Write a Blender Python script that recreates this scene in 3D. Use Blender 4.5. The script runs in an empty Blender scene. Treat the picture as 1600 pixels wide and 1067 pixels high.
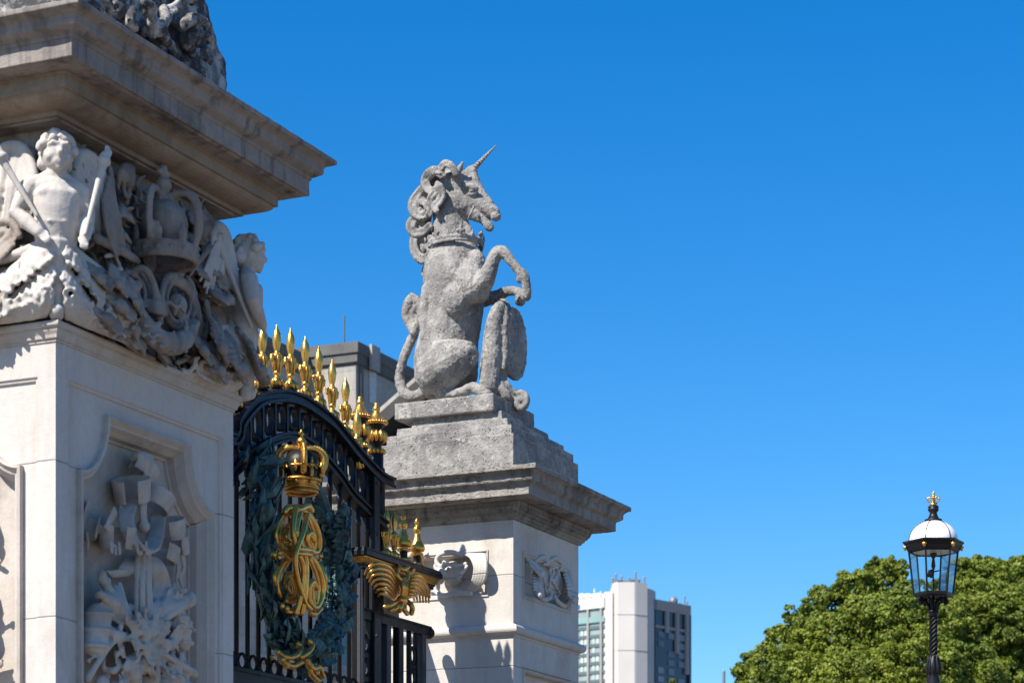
import bpy, bmesh, math, random
import numpy as np
from mathutils import Vector, Matrix, noise
R = math.radians
random.seed(7)

# ------------------------------------------------------------------ camera, world, sun
SC = bpy.context.scene
COL = SC.collection
F = 3750.0                      # focal length in pixels of the 1600 px wide photograph
YAW = math.atan2(1700, 3750)    # gate line runs along +Y, camera looks this much left of it
CA, SA = math.cos(YAW), math.sin(YAW)
EYE = 1.6
FWD = Vector((-SA, CA, 0)); RGT = Vector((CA, SA, 0)); UP = Vector((0, 0, 1))

cd = bpy.data.cameras.new("camera"); cam = bpy.data.objects.new("camera", cd); COL.objects.link(cam)
cam.location = (0, 0, EYE); cam.rotation_euler = (R(90), 0, YAW)
cd.sensor_width = 36; cd.lens = 36 * F / 1600; cd.shift_y = (1500 - 533.5) / 1600
cd.clip_start = 0.5; cd.clip_end = 6000
cd.dof.use_dof = True; cd.dof.focus_distance = 21.2; cd.dof.aperture_fstop = 4.5
SC.camera = cam

SUN_EL = R(47.4)
SUN_H = Vector((-0.40, -1.0, 0)).normalized()          # horizontal direction towards the sun (gate axes)
SUN_D = Vector((SUN_H.x * math.cos(SUN_EL), SUN_H.y * math.cos(SUN_EL), math.sin(SUN_EL)))
w = bpy.data.worlds.new("World"); SC.world = w; w.use_nodes = True
nt = w.node_tree; nt.nodes.clear()
sky = nt.nodes.new('ShaderNodeTexSky'); sky.sky_type = 'NISHITA'; sky.sun_disc = False
sky.sun_elevation = SUN_EL; sky.sun_rotation = math.atan2(SUN_H.x, SUN_H.y)
sky.altitude = 0; sky.air_density = 1.0; sky.dust_density = 0.35; sky.ozone_density = 6.0
hs = nt.nodes.new('ShaderNodeHueSaturation'); hs.inputs['Saturation'].default_value = 1.35; hs.inputs['Hue'].default_value = 0.502
bg = nt.nodes.new('ShaderNodeBackground'); bg.inputs['Strength'].default_value = 0.099
wo = nt.nodes.new('ShaderNodeOutputWorld')
nt.links.new(sky.outputs[0], hs.inputs['Color']); nt.links.new(hs.outputs[0], bg.inputs['Color'])
nt.links.new(bg.outputs[0], wo.inputs['Surface'])
sl = bpy.data.lights.new("sun", 'SUN'); sun = bpy.data.objects.new("sun", sl); COL.objects.link(sun)
sl.energy = 5.0; sl.angle = R(0.5); sl.color = (1.0, 0.94, 0.85)
sun.rotation_euler = SUN_D.to_track_quat('Z', 'Y').to_euler(); sun.location = (-20, -20, 40)
SC.view_settings.view_transform = 'Standard'; SC.view_settings.look = 'None'
SC.view_settings.exposure = 0.80; SC.view_settings.gamma = 1.0
SC.render.engine = 'CYCLES'
SC.cycles.max_bounces = 6; SC.cycles.transparent_max_bounces = 12

# ------------------------------------------------------------------ helpers
def ray(u, v):
    return FWD + RGT * ((u - 800) / F) + UP * ((1500 - v) / F)
CAMP = Vector((0, 0, EYE))
def pix(u, v, P, N):
    d = ray(u, v); N = Vector(N); t = (Vector(P) - CAMP).dot(N) / d.dot(N)
    return CAMP + d * t
def on_x(u, v, x): return pix(u, v, (x, 0, 0), (1, 0, 0))
def on_y(u, v, y): return pix(u, v, (0, y, 0), (0, 1, 0))
def at_depth(u, v, Y): return CAMP + ray(u, v) * Y
def mpp(p): return (p - CAMP).dot(FWD) / F      # metres per photo pixel at a point

class MB:
    def __init__(s): s.v = []; s.f = []
    def add(s, vs, fs):
        o = len(s.v); s.v += [tuple(a) for a in vs]; s.f += [tuple(i + o for i in f) for f in fs]; return s
    def box(s, a, b):
        x0, y0, z0 = a; x1, y1, z1 = b
        return s.add([(x0,y0,z0),(x1,y0,z0),(x1,y1,z0),(x0,y1,z0),(x0,y0,z1),(x1,y0,z1),(x1,y1,z1),(x0,y1,z1)],
                     [(0,3,2,1),(4,5,6,7),(0,1,5,4),(1,2,6,5),(2,3,7,6),(3,0,4,7)])
    def obox(s, c, ax, ay, az):
        c = Vector(c); ax, ay, az = Vector(ax), Vector(ay), Vector(az)
        vs = [c + ax*i + ay*j + az*k for k in (-1, 1) for (i, j) in ((-1,-1),(1,-1),(1,1),(-1,1))]
        return s.add(vs, [(0,3,2,1),(4,5,6,7),(0,1,5,4),(1,2,6,5),(2,3,7,6),(3,0,4,7)])
    def tube(s, pts, rad, seg=10, flat=None, up=None, closed=False):
        """round bar along a path; flat=(normal, factor) squeezes the section along a direction"""
        pts = [Vector(p) for p in pts]; n = len(pts)
        if not hasattr(rad, '__len__'): rad = [rad] * n
        vs = []; fs = []; N = Vector(up) if up else None
        tang = []
        for i in range(n):
            if closed: t = pts[(i+1) % n] - pts[i-1]
            else: t = pts[min(i+1, n-1)] - pts[max(i-1, 0)]
            tang.append(t.normalized() if t.length > 1e-9 else Vector((0,0,1)))
        if N is None:
            N = Vector((0,0,1)) if abs(tang[0].z) < .9 else Vector((1,0,0))
        rings = []
        for i in range(n):
            t = tang[i]; N = (N - t * N.dot(t))
            if N.length < 1e-6: N = t.orthogonal()
            N = N.normalized(); B = t.cross(N)
            rings.append((pts[i], N.copy(), B, rad[i], t))
        def sec(c, N, B, r):
            out = []
            for k in range(seg):
                a = 2*math.pi*k/seg; o = N*(math.cos(a)*r) + B*(math.sin(a)*r)
                if flat: fn = Vector(flat[0]).normalized(); o = o - fn*(o.dot(fn)*(1-flat[1]))
                out.append(c + o)
            return out
        full = []
        if not closed:
            p, N0, B0, r, t = rings[0]
            full.append(sec(p - t*r*.5, N0, B0, r*.72))
        for (p, N1, B1, r, t) in rings: full.append(sec(p, N1, B1, r))
        if not closed:
            p, N0, B0, r, t = rings[-1]
            full.append(sec(p + t*r*.5, N0, B0, r*.72))
        m = len(full)
        for sct in full: vs += sct
        for i in range(m if closed else m-1):
            a = i*seg; b = ((i+1) % m)*seg
            for k in range(seg):
                k2 = (k+1) % seg; fs.append((a+k, a+k2, b+k2, b+k))
        if not closed:
            p, _, _, r, t = rings[0]; vs.append(p - t*r*.75); c = len(vs)-1
            for k in range(seg): fs.append((c, (k+1) % seg, k))
            p, _, _, r, t = rings[-1]; vs.append(p + t*r*.75); c = len(vs)-1; b = (m-1)*seg
            for k in range(seg): fs.append((c, b+k, b+(k+1) % seg))
        return s.add(vs, fs)
    def ell(s, c, a, b=None, d=None, nu=12, nv=8):
        """ellipsoid: centre and three half axis vectors (or a single radius)"""
        c = Vector(c)
        if b is None: a, b, d = Vector((a,0,0)), Vector((0,a,0)), Vector((0,0,a))
        a, b, d = Vector(a), Vector(b), Vector(d)
        if a.cross(b).dot(d) < 0: a = -a
        vs = [c - d]; fs = []
        for j in range(1, nv):
            th = -math.pi/2 + math.pi*j/nv
            for i in range(nu):
                ph = 2*math.pi*i/nu
                vs.append(c + (a*math.cos(ph) + b*math.sin(ph))*math.cos(th) + d*math.sin(th))
        vs.append(c + d); top = len(vs)-1
        for i in range(nu): fs.append((0, 1+(i+1) % nu, 1+i))
        for j in range(nv-2):
            for i in range(nu):
                p = 1+j*nu; i2 = (i+1) % nu; fs.append((p+i, p+i2, p+nu+i2, p+nu+i))
        p = 1+(nv-2)*nu
        for i in range(nu): fs.append((p+i, p+(i+1) % nu, top))
        return s.add(vs, fs)
    def lathe(s, prof, c=(0,0,0), seg=20, lobes=0, amp=0.0):
        """prof: (r, z) upwards; closed with caps"""
        c = Vector(c); vs = []; fs = []; n = len(prof)
        for (r, z) in prof:
            for k in range(seg):
                a = 2*math.pi*k/seg; rr = r*(1 + (amp*abs(math.sin(lobes*a/2)) if lobes else 0))
                vs.append(c + Vector((rr*math.cos(a), rr*math.sin(a), z)))
        for i in range(n-1):
            for k in range(seg):
                k2 = (k+1) % seg; fs.append((i*seg+k, i*seg+k2, (i+1)*seg+k2, (i+1)*seg+k))
        fs.append(tuple(reversed(range(seg)))); fs.append(tuple((n-1)*seg+k for k in range(seg)))
        return s.add(vs, fs)
    def square(s, x0, x1, y0, y1, prof, caps=True):
        """mitred moulding running round a rectangle; prof: (overhang, z) upwards"""
        vs = []; fs = []; n = len(prof)
        for (o, z) in prof: vs += [(x0-o,y0-o,z),(x1+o,y0-o,z),(x1+o,y1+o,z),(x0-o,y1+o,z)]
        for i in range(n-1):
            for k in range(4):
                k2 = (k+1) % 4; fs.append((i*4+k, i*4+k2, (i+1)*4+k2, (i+1)*4+k))
        if caps: fs.append((3,2,1,0)); fs.append(tuple((n-1)*4+k for k in range(4)))
        return s.add(vs, fs)
    def prism(s, poly, fn, d0, d1):
        """closed 2-D outline mapped by fn(a, b, depth)"""
        n = len(poly); vs = [fn(a, b, d0) for a, b in poly] + [fn(a, b, d1) for a, b in poly]
        fs = [tuple(reversed(range(n))), tuple(range(n, 2*n))]
        for i in range(n): j = (i+1) % n; fs.append((i, j, n+j, n+i))
        return s.add(vs, fs)
    def mesh(s, name, smooth=False, fix=True):
        me = bpy.data.meshes.new(name); me.from_pydata(s.v, [], s.f)
        if fix:
            bm = bmesh.new(); bm.from_mesh(me); bmesh.ops.recalc_face_normals(bm, faces=bm.faces)
            bm.to_mesh(me); bm.free()
        if smooth: me.polygons.foreach_set('use_smooth', [True]*len(me.polygons))
        me.update(); return me

TEX = {}
def clouds(size, depth=3):
    k = (size, depth)
    if k not in TEX:
        t = bpy.data.textures.new("clouds", 'CLOUDS'); t.noise_scale = size; t.noise_depth = depth; TEX[k] = t
    return TEX[k]
def fused(mb, name, vox, smooth=2, rough=0.0, rsize=.05, rough2=0.0, rsize2=.02):
    """carved surface: overlapping solids melted into one skin"""
    me = mb.mesh(name); o = bpy.data.objects.new("tmp_carving", me); COL.objects.link(o)
    m = o.modifiers.new("r", 'REMESH'); m.mode = 'VOXEL'; m.voxel_size = vox; m.use_smooth_shade = True
    if smooth:
        m = o.modifiers.new("s", 'SMOOTH'); m.factor = .5; m.iterations = smooth
    for (a, sz) in ((rough, rsize), (rough2, rsize2)):
        if a:
            m = o.modifiers.new("d", 'DISPLACE'); m.texture = clouds(sz); m.strength = a; m.mid_level = .5
            m.texture_coords = 'LOCAL'
    dg = bpy.context.evaluated_depsgraph_get()
    out = bpy.data.meshes.new_from_object(o.evaluated_get(dg)); out.name = name
    bpy.data.objects.remove(o); bpy.data.meshes.remove(me)
    out.polygons.foreach_set('use_smooth', [True]*len(out.polygons))
    return out

ORG = {}
def thing(name, loc, label, cat, group=None):
    o = bpy.data.objects.new(name, None); COL.objects.link(o); o.location = loc; o.empty_display_size = .3
    o['label'] = label; o['category'] = cat
    if group: o['group'] = group
    ORG[o] = Vector(loc); return o
def part(name, src, mat, parent, smooth=False, loc=None, label=None, bevel=0, **fk):
    """src: an MB in world coordinates, or a mesh already in local coordinates placed at loc (world)"""
    org = ORG[parent]
    if isinstance(src, MB):
        src.v = [tuple(Vector(a) - org) for a in src.v]
        me = fused(src, name, **fk) if 'vox' in fk else (worn(src, name, **fk['worn']) if 'worn' in fk else src.mesh(name, smooth))
    else: me = src
    if not me.materials: me.materials.append(mat)
    o = bpy.data.objects.new(name, me); COL.objects.link(o); o.parent = parent
    if loc is not None: o.location = Vector(loc) - org
    ORG[o] = org if loc is None else Vector(loc)
    if label: o['label'] = label
    if bevel:
        m = o.modifiers.new("bevel", 'BEVEL'); m.width = bevel; m.segments = 2; m.limit_method = 'ANGLE'; m.angle_limit = R(35)
    return o
def structure(name, mb, mat, smooth=False):
    me = mb.mesh(name, smooth); me.materials.append(mat)
    o = bpy.data.objects.new(name, me); COL.objects.link(o); o['kind'] = 'structure'; return o
def worn(mb, name, bev=.012, levels=4, rough=.012, rsize=.06, rough2=.006, rsize2=.018):
    """cut stone block: eased arrises and a weathered face, edges kept"""
    me = mb.mesh(name); o = bpy.data.objects.new("tmp_block", me); COL.objects.link(o)
    if bev:
        m = o.modifiers.new("b", 'BEVEL'); m.width = bev; m.segments = 2; m.limit_method = 'ANGLE'; m.angle_limit = R(30)
    m = o.modifiers.new("s", 'SUBSURF'); m.subdivision_type = 'SIMPLE'; m.levels = levels
    for (a, sz) in ((rough, rsize), (rough2, rsize2)):
        m = o.modifiers.new("d", 'DISPLACE'); m.texture = clouds(sz); m.strength = a; m.mid_level = .5; m.texture_coords = 'LOCAL'
    dg = bpy.context.evaluated_depsgraph_get()
    out = bpy.data.meshes.new_from_object(o.evaluated_get(dg)); out.name = name
    bpy.data.objects.remove(o); bpy.data.meshes.remove(me); return out
def split_long(mb, size):
    """cut long quads so that subdivision gives even cells"""
    me = mb.mesh('tmp'); bm = bmesh.new(); bm.from_mesh(me)
    for axis in range(3):
        lo = min(v.co[axis] for v in bm.verts); hi = max(v.co[axis] for v in bm.verts); n = int((hi-lo)/size)
        for i in range(1, n+1):
            co = Vector((0,0,0)); co[axis] = lo+(hi-lo)*i/(n+1); no = Vector((0,0,0)); no[axis] = 1
            bmesh.ops.bisect_plane(bm, geom=bm.verts[:]+bm.edges[:]+bm.faces[:], plane_co=co, plane_no=no)
    bm.verts.index_update(); out = MB(); out.v = [tuple(v.co) for v in bm.verts]; out.f = [tuple(v.index for v in f.verts) for f in bm.faces]
    bm.free(); bpy.data.meshes.remove(me); return out
def crv(pts, n=6):
    """Catmull-Rom through points of any dimension"""
    P = [np.array(p, float) for p in pts]; out = []
    for i in range(len(P)-1):
        p0 = P[i-1] if i else 2*P[0]-P[1]; p1 = P[i]; p2 = P[i+1]
        p3 = P[i+2] if i+2 < len(P) else 2*P[-1]-P[-2]
        for k in range(n):
            t = k/n
            out.append(.5*((2*p1)+(-p0+p2)*t+(2*p0-5*p1+4*p2-p3)*t*t+(-p0+3*p1-3*p2+p3)*t**3))
    out.append(P[-1]); return [tuple(o) for o in out]
def stroke(mb, fn, pts, n=4, seg=8, flat=None, sub=True):
    """pts: (u, v, depth, radius px); fn(u, v, depth) -> point"""
    c = crv(pts, n) if sub and len(pts) > 2 else pts
    P = [fn(a[0], a[1], a[2]) for a in c]
    mb.tube(P, [max(a[3], .4)*mpp(p) for a, p in zip(c, P)], seg, flat)
def blob(mb, fn, u, v, d, r, ry=None, nrm=None, k=1.0):
    p = fn(u, v, d); s = mpp(p); rz = (ry or r)*s
    if nrm is None: mb.ell(p, RGT*r*s, FWD*r*s*k, UP*rz)
    else:
        nn = Vector(nrm).normalized(); t = UP.cross(nn).normalized()
        mb.ell(p, t*r*s, nn*r*s*k, UP*rz)

# ------------------------------------------------------------------ materials
def mat_new(name):
    m = bpy.data.materials.new(name); m.use_nodes = True; n = m.node_tree.nodes; n.clear()
    out = n.new('ShaderNodeOutputMaterial'); b = n.new('ShaderNodeBsdfPrincipled')
    m.node_tree.links.new(b.outputs[0], out.inputs['Surface']); return m, m.node_tree, b
class NG:
    def __init__(s, nt): s.t = nt
    def n(s, t, **k):
        x = s.t.nodes.new(t)
        for a, b in k.items(): setattr(x, a, b)
        return x
    def l(s, a, b): s.t.links.new(a, b)
    def pos(s):
        return s.n('ShaderNodeNewGeometry').outputs['Position']
    def mapping(s, src, scale):
        m = s.n('ShaderNodeMapping'); m.inputs['Scale'].default_value = scale; s.l(src, m.inputs['Vector']); return m.outputs[0]
    def noise(s, src, scale, detail=4, rough=.55, dist=0):
        x = s.n('ShaderNodeTexNoise'); x.inputs['Scale'].default_value = scale; x.inputs['Detail'].default_value = detail
        x.inputs['Roughness'].default_value = rough; x.inputs['Distortion'].default_value = dist
        s.l(src, x.inputs['Vector']); return x.outputs['Fac']
    def ramp(s, f, a, b, ca=(0,0,0,1), cb=(1,1,1,1)):
        x = s.n('ShaderNodeValToRGB'); x.color_ramp.elements[0].position = a; x.color_ramp.elements[1].position = b
        x.color_ramp.elements[0].color = ca; x.color_ramp.elements[1].color = cb; s.l(f, x.inputs[0]); return x.outputs[0]
    def mix(s, f, a, b, mode='MIX'):
        x = s.n('ShaderNodeMix', data_type='RGBA', blend_type=mode)
        for sock, val in ((x.inputs[0], f), (x.inputs[6], a), (x.inputs[7], b)):
            if hasattr(val, 'links'): s.l(val, sock)
            elif isinstance(val, (int, float)): sock.default_value = val
            else: sock.default_value = (*val, 1) if len(val) == 3 else val
        return x.outputs[2]
    def math(s, op, a, b=0.0):
        x = s.n('ShaderNodeMath', operation=op)
        for i, val in enumerate((a, b)):
            if hasattr(val, 'links'): s.l(val, x.inputs[i])
            else: x.inputs[i].default_value = val
        return x.outputs[0]
    def bump(s, h, strength, dist, prev=None):
        x = s.n('ShaderNodeBump'); x.inputs['Strength'].default_value = strength; x.inputs['Distance'].default_value = dist
        s.l(h, x.inputs['Height'])
        if prev: s.l(prev, x.inputs['Normal'])
        return x.outputs[0]
def stone(name, base, alt, stain, stain_amt=.5, streak=.4, pits=0.0, lichen=0.0, joints=None, bump=.3, scale=1.0, grime=None):
    m, t, b = mat_new(name); g = NG(t); p = g.pos()
    c = g.mix(g.ramp(g.noise(p, 2.3*scale, 6, .6), .35, .68), base, alt)
    c = g.mix(g.math('MULTIPLY', g.ramp(g.noise(p, 22*scale, 5, .65), .42, .7), .35), c, [x*.78 for x in alt])
    st = g.ramp(g.noise(g.mapping(p, (5, 5, .55)), 1.6*scale, 6, .62), .50, .72)      # rain streaks run down the stone
    c = g.mix(g.math('MULTIPLY', st, streak), c, stain)
    bl = g.ramp(g.noise(p, 1.15*scale, 7, .68, .6), .55, .70)
    c = g.mix(g.math('MULTIPLY', bl, stain_amt), c, [x*.8 for x in stain])
    h = g.noise(p, 60*scale, 6, .7)
    nrm = g.bump(h, bump, .01)
    if grime:
        gr = g.ramp(g.noise(p, 6, 8, .75, .3), .42, .54)
        c = g.mix(g.math('MULTIPLY', gr, grime), c, (.035, .036, .042))
    if pits:
        v = g.n('ShaderNodeTexVoronoi'); v.inputs['Scale'].default_value = 34; g.l(p, v.inputs['Vector'])
        gate = g.ramp(g.noise(p, 7, 4, .6), .45, .6)
        pit = g.math('MULTIPLY', g.ramp(v.outputs['Distance'], .12, .30, (1,1,1,1), (0,0,0,1)), gate)
        c = g.mix(g.math('MULTIPLY', pit, pits), c, (.05, .048, .045))
        nrm = g.bump(g.math('SUBTRACT', 1.0, pit), .8, .012, nrm)
        nrm = g.bump(g.noise(p, 17, 8, .75), .8, .03, nrm)
    if lichen:
        lf = g.math('MULTIPLY', g.ramp(g.noise(p, 34, 3, .6), .60, .66), g.ramp(g.noise(p, 4, 4, .6), .42, .6))
        c = g.mix(g.math('MULTIPLY', lf, lichen), c, (.50, .49, .45))
    if joints:
        sx = g.n('ShaderNodeSeparateXYZ'); g.l(p, sx.inputs[0])
        z0, per = joints
        fr = g.math('PINGPONG', g.math('ADD', g.math('SUBTRACT', sx.outputs['Z'], z0), g.math('MULTIPLY', g.math('SUBTRACT', g.noise(p, 3, 4), .5), .012)), per/2)
        jl = g.ramp(fr, .0015, .005, (1,1,1,1), (0,0,0,1))
        bid = g.math('FLOOR', g.math('DIVIDE', g.math('SUBTRACT', sx.outputs['Z'], z0), per))
        wn = g.n('ShaderNodeTexWhiteNoise', noise_dimensions='1D'); g.l(bid, wn.inputs['W'])
        c = g.mix(g.math('MULTIPLY', wn.outputs['Value'], .30), c, [x*.62 for x in alt])
        c = g.mix(g.math('MULTIPLY', jl, .6), c, (.12, .10, .085))
        nrm = g.bump(g.math('SUBTRACT', 1.0, jl), .5, .01, nrm)
    g.l(c, b.inputs['Base Color']); b.inputs['Roughness'].default_value = .88
    b.inputs['Specular IOR Level'].default_value = .25
    g.l(nrm, b.inputs['Normal']); return m
def simple(name, col, rough=.5, metal=0.0, var=.25, nscale=8, bump=0.0, bscale=40, alt=None, spec=.5):
    m, t, b = mat_new(name); g = NG(t); p = g.pos()
    a = alt or [x*(1-var) for x in col]
    c = g.mix(g.ramp(g.noise(p, nscale, 5, .6), .35, .68), col, a); g.l(c, b.inputs['Base Color'])
    rr = g.n('ShaderNodeMapRange'); g.l(g.noise(p, nscale*2.5, 4), rr.inputs[0])
    rr.inputs[3].default_value = max(rough-.1, .03); rr.inputs[4].default_value = min(rough+.14, 1); g.l(rr.outputs[0], b.inputs['Roughness'])
    b.inputs['Metallic'].default_value = metal; b.inputs['Specular IOR Level'].default_value = spec
    if bump: g.l(g.bump(g.noise(p, bscale, 5, .65), bump, .01), b.inputs['Normal'])
    return m
M = {}
M['pale'] = stone('portland_stone', (.58,.535,.49), (.52,.475,.435), (.36,.28,.21), .34, .34, joints=(4.58, .93))
M['pale_plain'] = stone('portland_stone_moulded', (.50,.45,.40), (.42,.37,.32), (.22,.165,.12), .55, .4, bump=.35)
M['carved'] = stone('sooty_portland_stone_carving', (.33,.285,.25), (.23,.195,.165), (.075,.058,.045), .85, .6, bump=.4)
M['cherub'] = stone('sunlit_washed_portland_stone', (.53,.49,.445), (.44,.40,.36), (.22,.18,.145), .45, .35, bump=.3)  # pale from rain, with the sun's brightness also put into the colour
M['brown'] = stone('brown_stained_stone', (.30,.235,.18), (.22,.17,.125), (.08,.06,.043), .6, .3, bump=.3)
M['pale_far'] = stone('portland_stone_joints', (.58,.545,.50), (.53,.49,.45), (.34,.28,.22), .36, .34, joints=(4.18, .8))
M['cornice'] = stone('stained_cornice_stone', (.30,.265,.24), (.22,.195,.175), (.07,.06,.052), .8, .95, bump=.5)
M['weathered'] = stone('weathered_grey_stone', (.43,.405,.37), (.32,.303,.28), (.17,.16,.15), .65, .75, pits=.85, lichen=.9, bump=.7, grime=.36)
M['cornice_far'] = stone('weathered_cornice_stone', (.35,.325,.295), (.24,.222,.2), (.08,.07,.06), .75, .8, pits=.7, bump=.6)
M['trophy'] = stone('sooty_carved_stone', (.50,.475,.44), (.34,.32,.30), (.07,.068,.07), .8, .7, bump=.5, grime=.95)
M['iron'] = simple('black_painted_iron', (.008,.008,.0095), .42, 0, .3, 6, .15, 60, spec=.28)
M['iron_worn'] = simple('dull_black_iron', (.03,.032,.038), .5, 0, .35, 9, .2, 50)
M['gold'] = simple('gilded_metal', (.82,.46,.11), .29, .9, .35, 18, .25, 45, alt=(.60,.30,.06))
M['gold_old'] = simple('aged_gilding', (.70,.39,.09), .34, .92, .4, 22, .3, 45, alt=(.40,.19,.04))
M['verdigris'] = simple('dark_verdigris_bronze', (.014,.036,.040), .38, .2, .3, 11, .5, 40, alt=(.075,.165,.160))  # lighter teal patches put highlights on the leaves into the colour
M['palace'] = stone('palace_stone', (.45,.42,.38), (.34,.32,.29), (.17,.15,.13), .6, .5, joints=(20.0, .62), bump=.2, scale=.35)
M['lead'] = stone('lead_grey_coping', (.15,.147,.14), (.11,.107,.103), (.09,.088,.085), .5, .5, bump=.3)
# ------------------------------------------------------------------ carving helpers
from mathutils.geometry import tessellate_polygon
def acanthus(mb, base, tip, out, width, curl=.35, n=5, lift=.25, thick=.32):
    n = n+2
    """curled leaf: midrib with pairs of rounded lobes, tip rolling outwards"""
    base, tip, out = Vector(base), Vector(tip), Vector(out).normalized()
    d = tip - base; L = d.length; d.normalize(); out = (out - d*out.dot(d)).normalized(); side = d.cross(out)
    def at(t): return base + d*L*t + out*(L*lift*math.sin(t*2.2) + L*curl*max(0, t-.7)**1.5*1.6)
    mb.tube([at(t) for t in (0,.25,.5,.75,1)], [width*.16, width*.17, width*.15, width*.12, width*.08], 8)
    for i in range(n):
        t = .1 + .8*i/(n-1) if n > 1 else .5
        ww = width*1.1*(.55 + .45*math.sin(math.pi*(.15+.75*t)))*(1.0 if t < .8 else .75)
        for sg in (-1, 1):
            dirv = (side*sg*.85 + d*.55 + out*.12).normalized(); nn = (out*1 - dirv*out.dot(dirv)).normalized()
            c = at(t) + dirv*ww*.30
            mb.ell(c, dirv*ww*.36, dirv.cross(nn)*ww*.105, nn*ww*thick*.26, 8, 6); mb.tube([at(t), c+nn*ww*.06, c+dirv*ww*.3+nn*ww*.04], [ww*.05, ww*.045, ww*.03], 6)
    mb.ell(at(1.0)+out*width*.08, d*width*.2, side*width*.22, out*width*.15, 8, 6)
def spiral(c, ax, ay, r0, r1, turns, a0=0.0, n=22):
    c, ax, ay = Vector(c), Vector(ax), Vector(ay)
    return [c + (ax*math.cos(a0+2*math.pi*turns*i/n) + ay*math.sin(a0+2*math.pi*turns*i/n))*(r0+(r1-r0)*i/n) for i in range(n+1)]
def offset_poly(P, o):
    n = len(P); out = []
    area = sum(P[i][0]*P[(i+1)%n][1]-P[(i+1)%n][0]*P[i][1] for i in range(n)); sg = 1 if area > 0 else -1
    for i in range(n):
        p0 = np.array(P[i-1]); p1 = np.array(P[i]); p2 = np.array(P[(i+1)%n])
        e1 = (p1-p0)/np.linalg.norm(p1-p0); e2 = (p2-p1)/np.linalg.norm(p2-p1)
        n1 = np.array((-e1[1], e1[0]))*sg; n2 = np.array((-e2[1], e2[0]))*sg
        m = n1+n2; m = m/max(np.dot(m, m)/2, .35); out.append(tuple(p1 + m*o))
    return out
def hole_face(mb, outer, hole, fn, d):
    tri = tessellate_polygon([[Vector((*p, 0)) for p in outer], [Vector((*p, 0)) for p in reversed(hole)]])
    allp = list(outer) + list(reversed(hole)); mb.add([fn(a, b, d) for a, b in allp], [tuple(t) for t in tri])
def loops(mb, hole, prof, fn, cap=True):
    """moulded reveal: prof = (inward offset, depth)"""
    n = len(hole); vs = []; fs = []
    for (o, d) in prof: vs += [fn(a, b, d) for a, b in (offset_poly(hole, o) if o else hole)]
    for i in range(len(prof)-1):
        for k in range(n): k2 = (k+1) % n; fs.append((i*n+k, i*n+k2, (i+1)*n+k2, (i+1)*n+k))
    mb.add(vs, fs)
    if cap:
        P = offset_poly(hole, prof[-1][0]); tri = tessellate_polygon([[Vector((*p, 0)) for p in P]])
        mb.add([fn(a, b, prof[-1][1]) for a, b in P], [tuple(t) for t in tri])
def rect(a0, a1, b0, b1): return [(a0,b0),(a1,b0),(a1,b1),(a0,b1)]

# ------------------------------------------------------------------ ground
g = MB(); g.add([(-3000,-600,0),(3000,-600,0),(3000,5000,0),(-3000,5000,0)], [(0,1,2,3)])
structure('ground', g, simple('pale_gravel', (.17,.145,.12), .9, 0, .25, 1.5, .3, 30))

# ------------------------------------------------------------------ near gate pier
NX, NY, NW = -8.38, 11.90, 2.04
pier = thing('gate_pier', (NX-NW/2, NY+NW/2, 0), 'tall carved Portland stone gate pier with cherubs and crown, nearest on the left', 'gate pier')
FR = lambda a, b, d: Vector((NX+d, NY+a, b))            # right face
FF = lambda a, b, d: Vector((NX-a, NY-d, b))            # front face
def shoulder_panel(a0, a1, z0, zs, z1, ins):
    P = [(a0, z0), (a1, z0), (a1, zs)]
    for i in range(1, 12):
        t = math.pi/2*i/12; P.append((a1 - ins*math.sin(t), z1 - (z1-zs)*math.cos(t)))
    P += [(a1-ins, z1), (a0+ins, z1)]
    for i in range(11, 0, -1):
        t = math.pi/2*i/12; P.append((a0 + ins*math.sin(t), z1 - (z1-zs)*math.cos(t)))
    P.append((a0, zs)); return P
shaft = MB(); frame = MB()
for fn in (FR, FF):
    o1 = rect(.13, NW-.13, .9, 5.088); hole = shoulder_panel(.25, NW-.25, 1.0, 4.57, 4.96, .29)
    hole_face(shaft, rect(0, NW, 0, 5.29), o1, fn, 0)
    loops(shaft, o1, [(0, 0), (.006, -.010), (.02, -.012), (.026, -.026)], fn, cap=False)
    hole_face(shaft, offset_poly(o1, .026), hole, fn, -.026)
    loops(frame, hole, [(0,-.026),(0,.012),(.018,.016),(.03,.002),(.042,-.012),(.055,-.016),(.07,-.045),(.095,-.075),(.10,-.12),(.115,-.125),(.118,-.14)], fn)
shaft.add([(NX-NW,NY,0),(NX-NW,NY+NW,0),(NX-NW,NY+NW,5.29),(NX-NW,NY,5.29)], [(0,1,2,3)])
shaft.add([(NX,NY+NW,0),(NX-NW,NY+NW,0),(NX-NW,NY+NW,5.29),(NX,NY+NW,5.29)], [(0,1,2,3)])
bx = (NX-NW, NX, NY, NY+NW)
part('shaft', shaft, M['pale'], pier)
part('panel_frame', frame, M['pale_plain'], pier)
b = MB(); b.square(*bx, [(0,5.285),(.008,5.285),(.008,5.30),(.02,5.305),(.024,5.325),(.036,5.345),(.036,5.36),(.045,5.362),(.055,5.372),(.058,5.388),(.05,5.40),(0,5.405)])
part('band_moulding', b, M['pale_plain'], pier)
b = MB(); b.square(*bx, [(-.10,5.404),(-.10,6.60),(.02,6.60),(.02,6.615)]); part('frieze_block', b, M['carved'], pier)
cov = [(.05+.15*math.sin(t)**1.0*(1), 6.64+.06*(1-math.cos(t))) for t in [math.pi/2*i/6 for i in range(7)]]
cym = [(.40+.10*(i/8) + .018*math.sin(2*math.pi*i/8), 6.93+.10*(i/8)) for i in range(9)]
bed = [(.05,6.612),(.05,6.635)] + cov + [(.22,6.702),(.22,6.772),(.235,6.776),(.235,6.792),(.0,6.80)]
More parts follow.
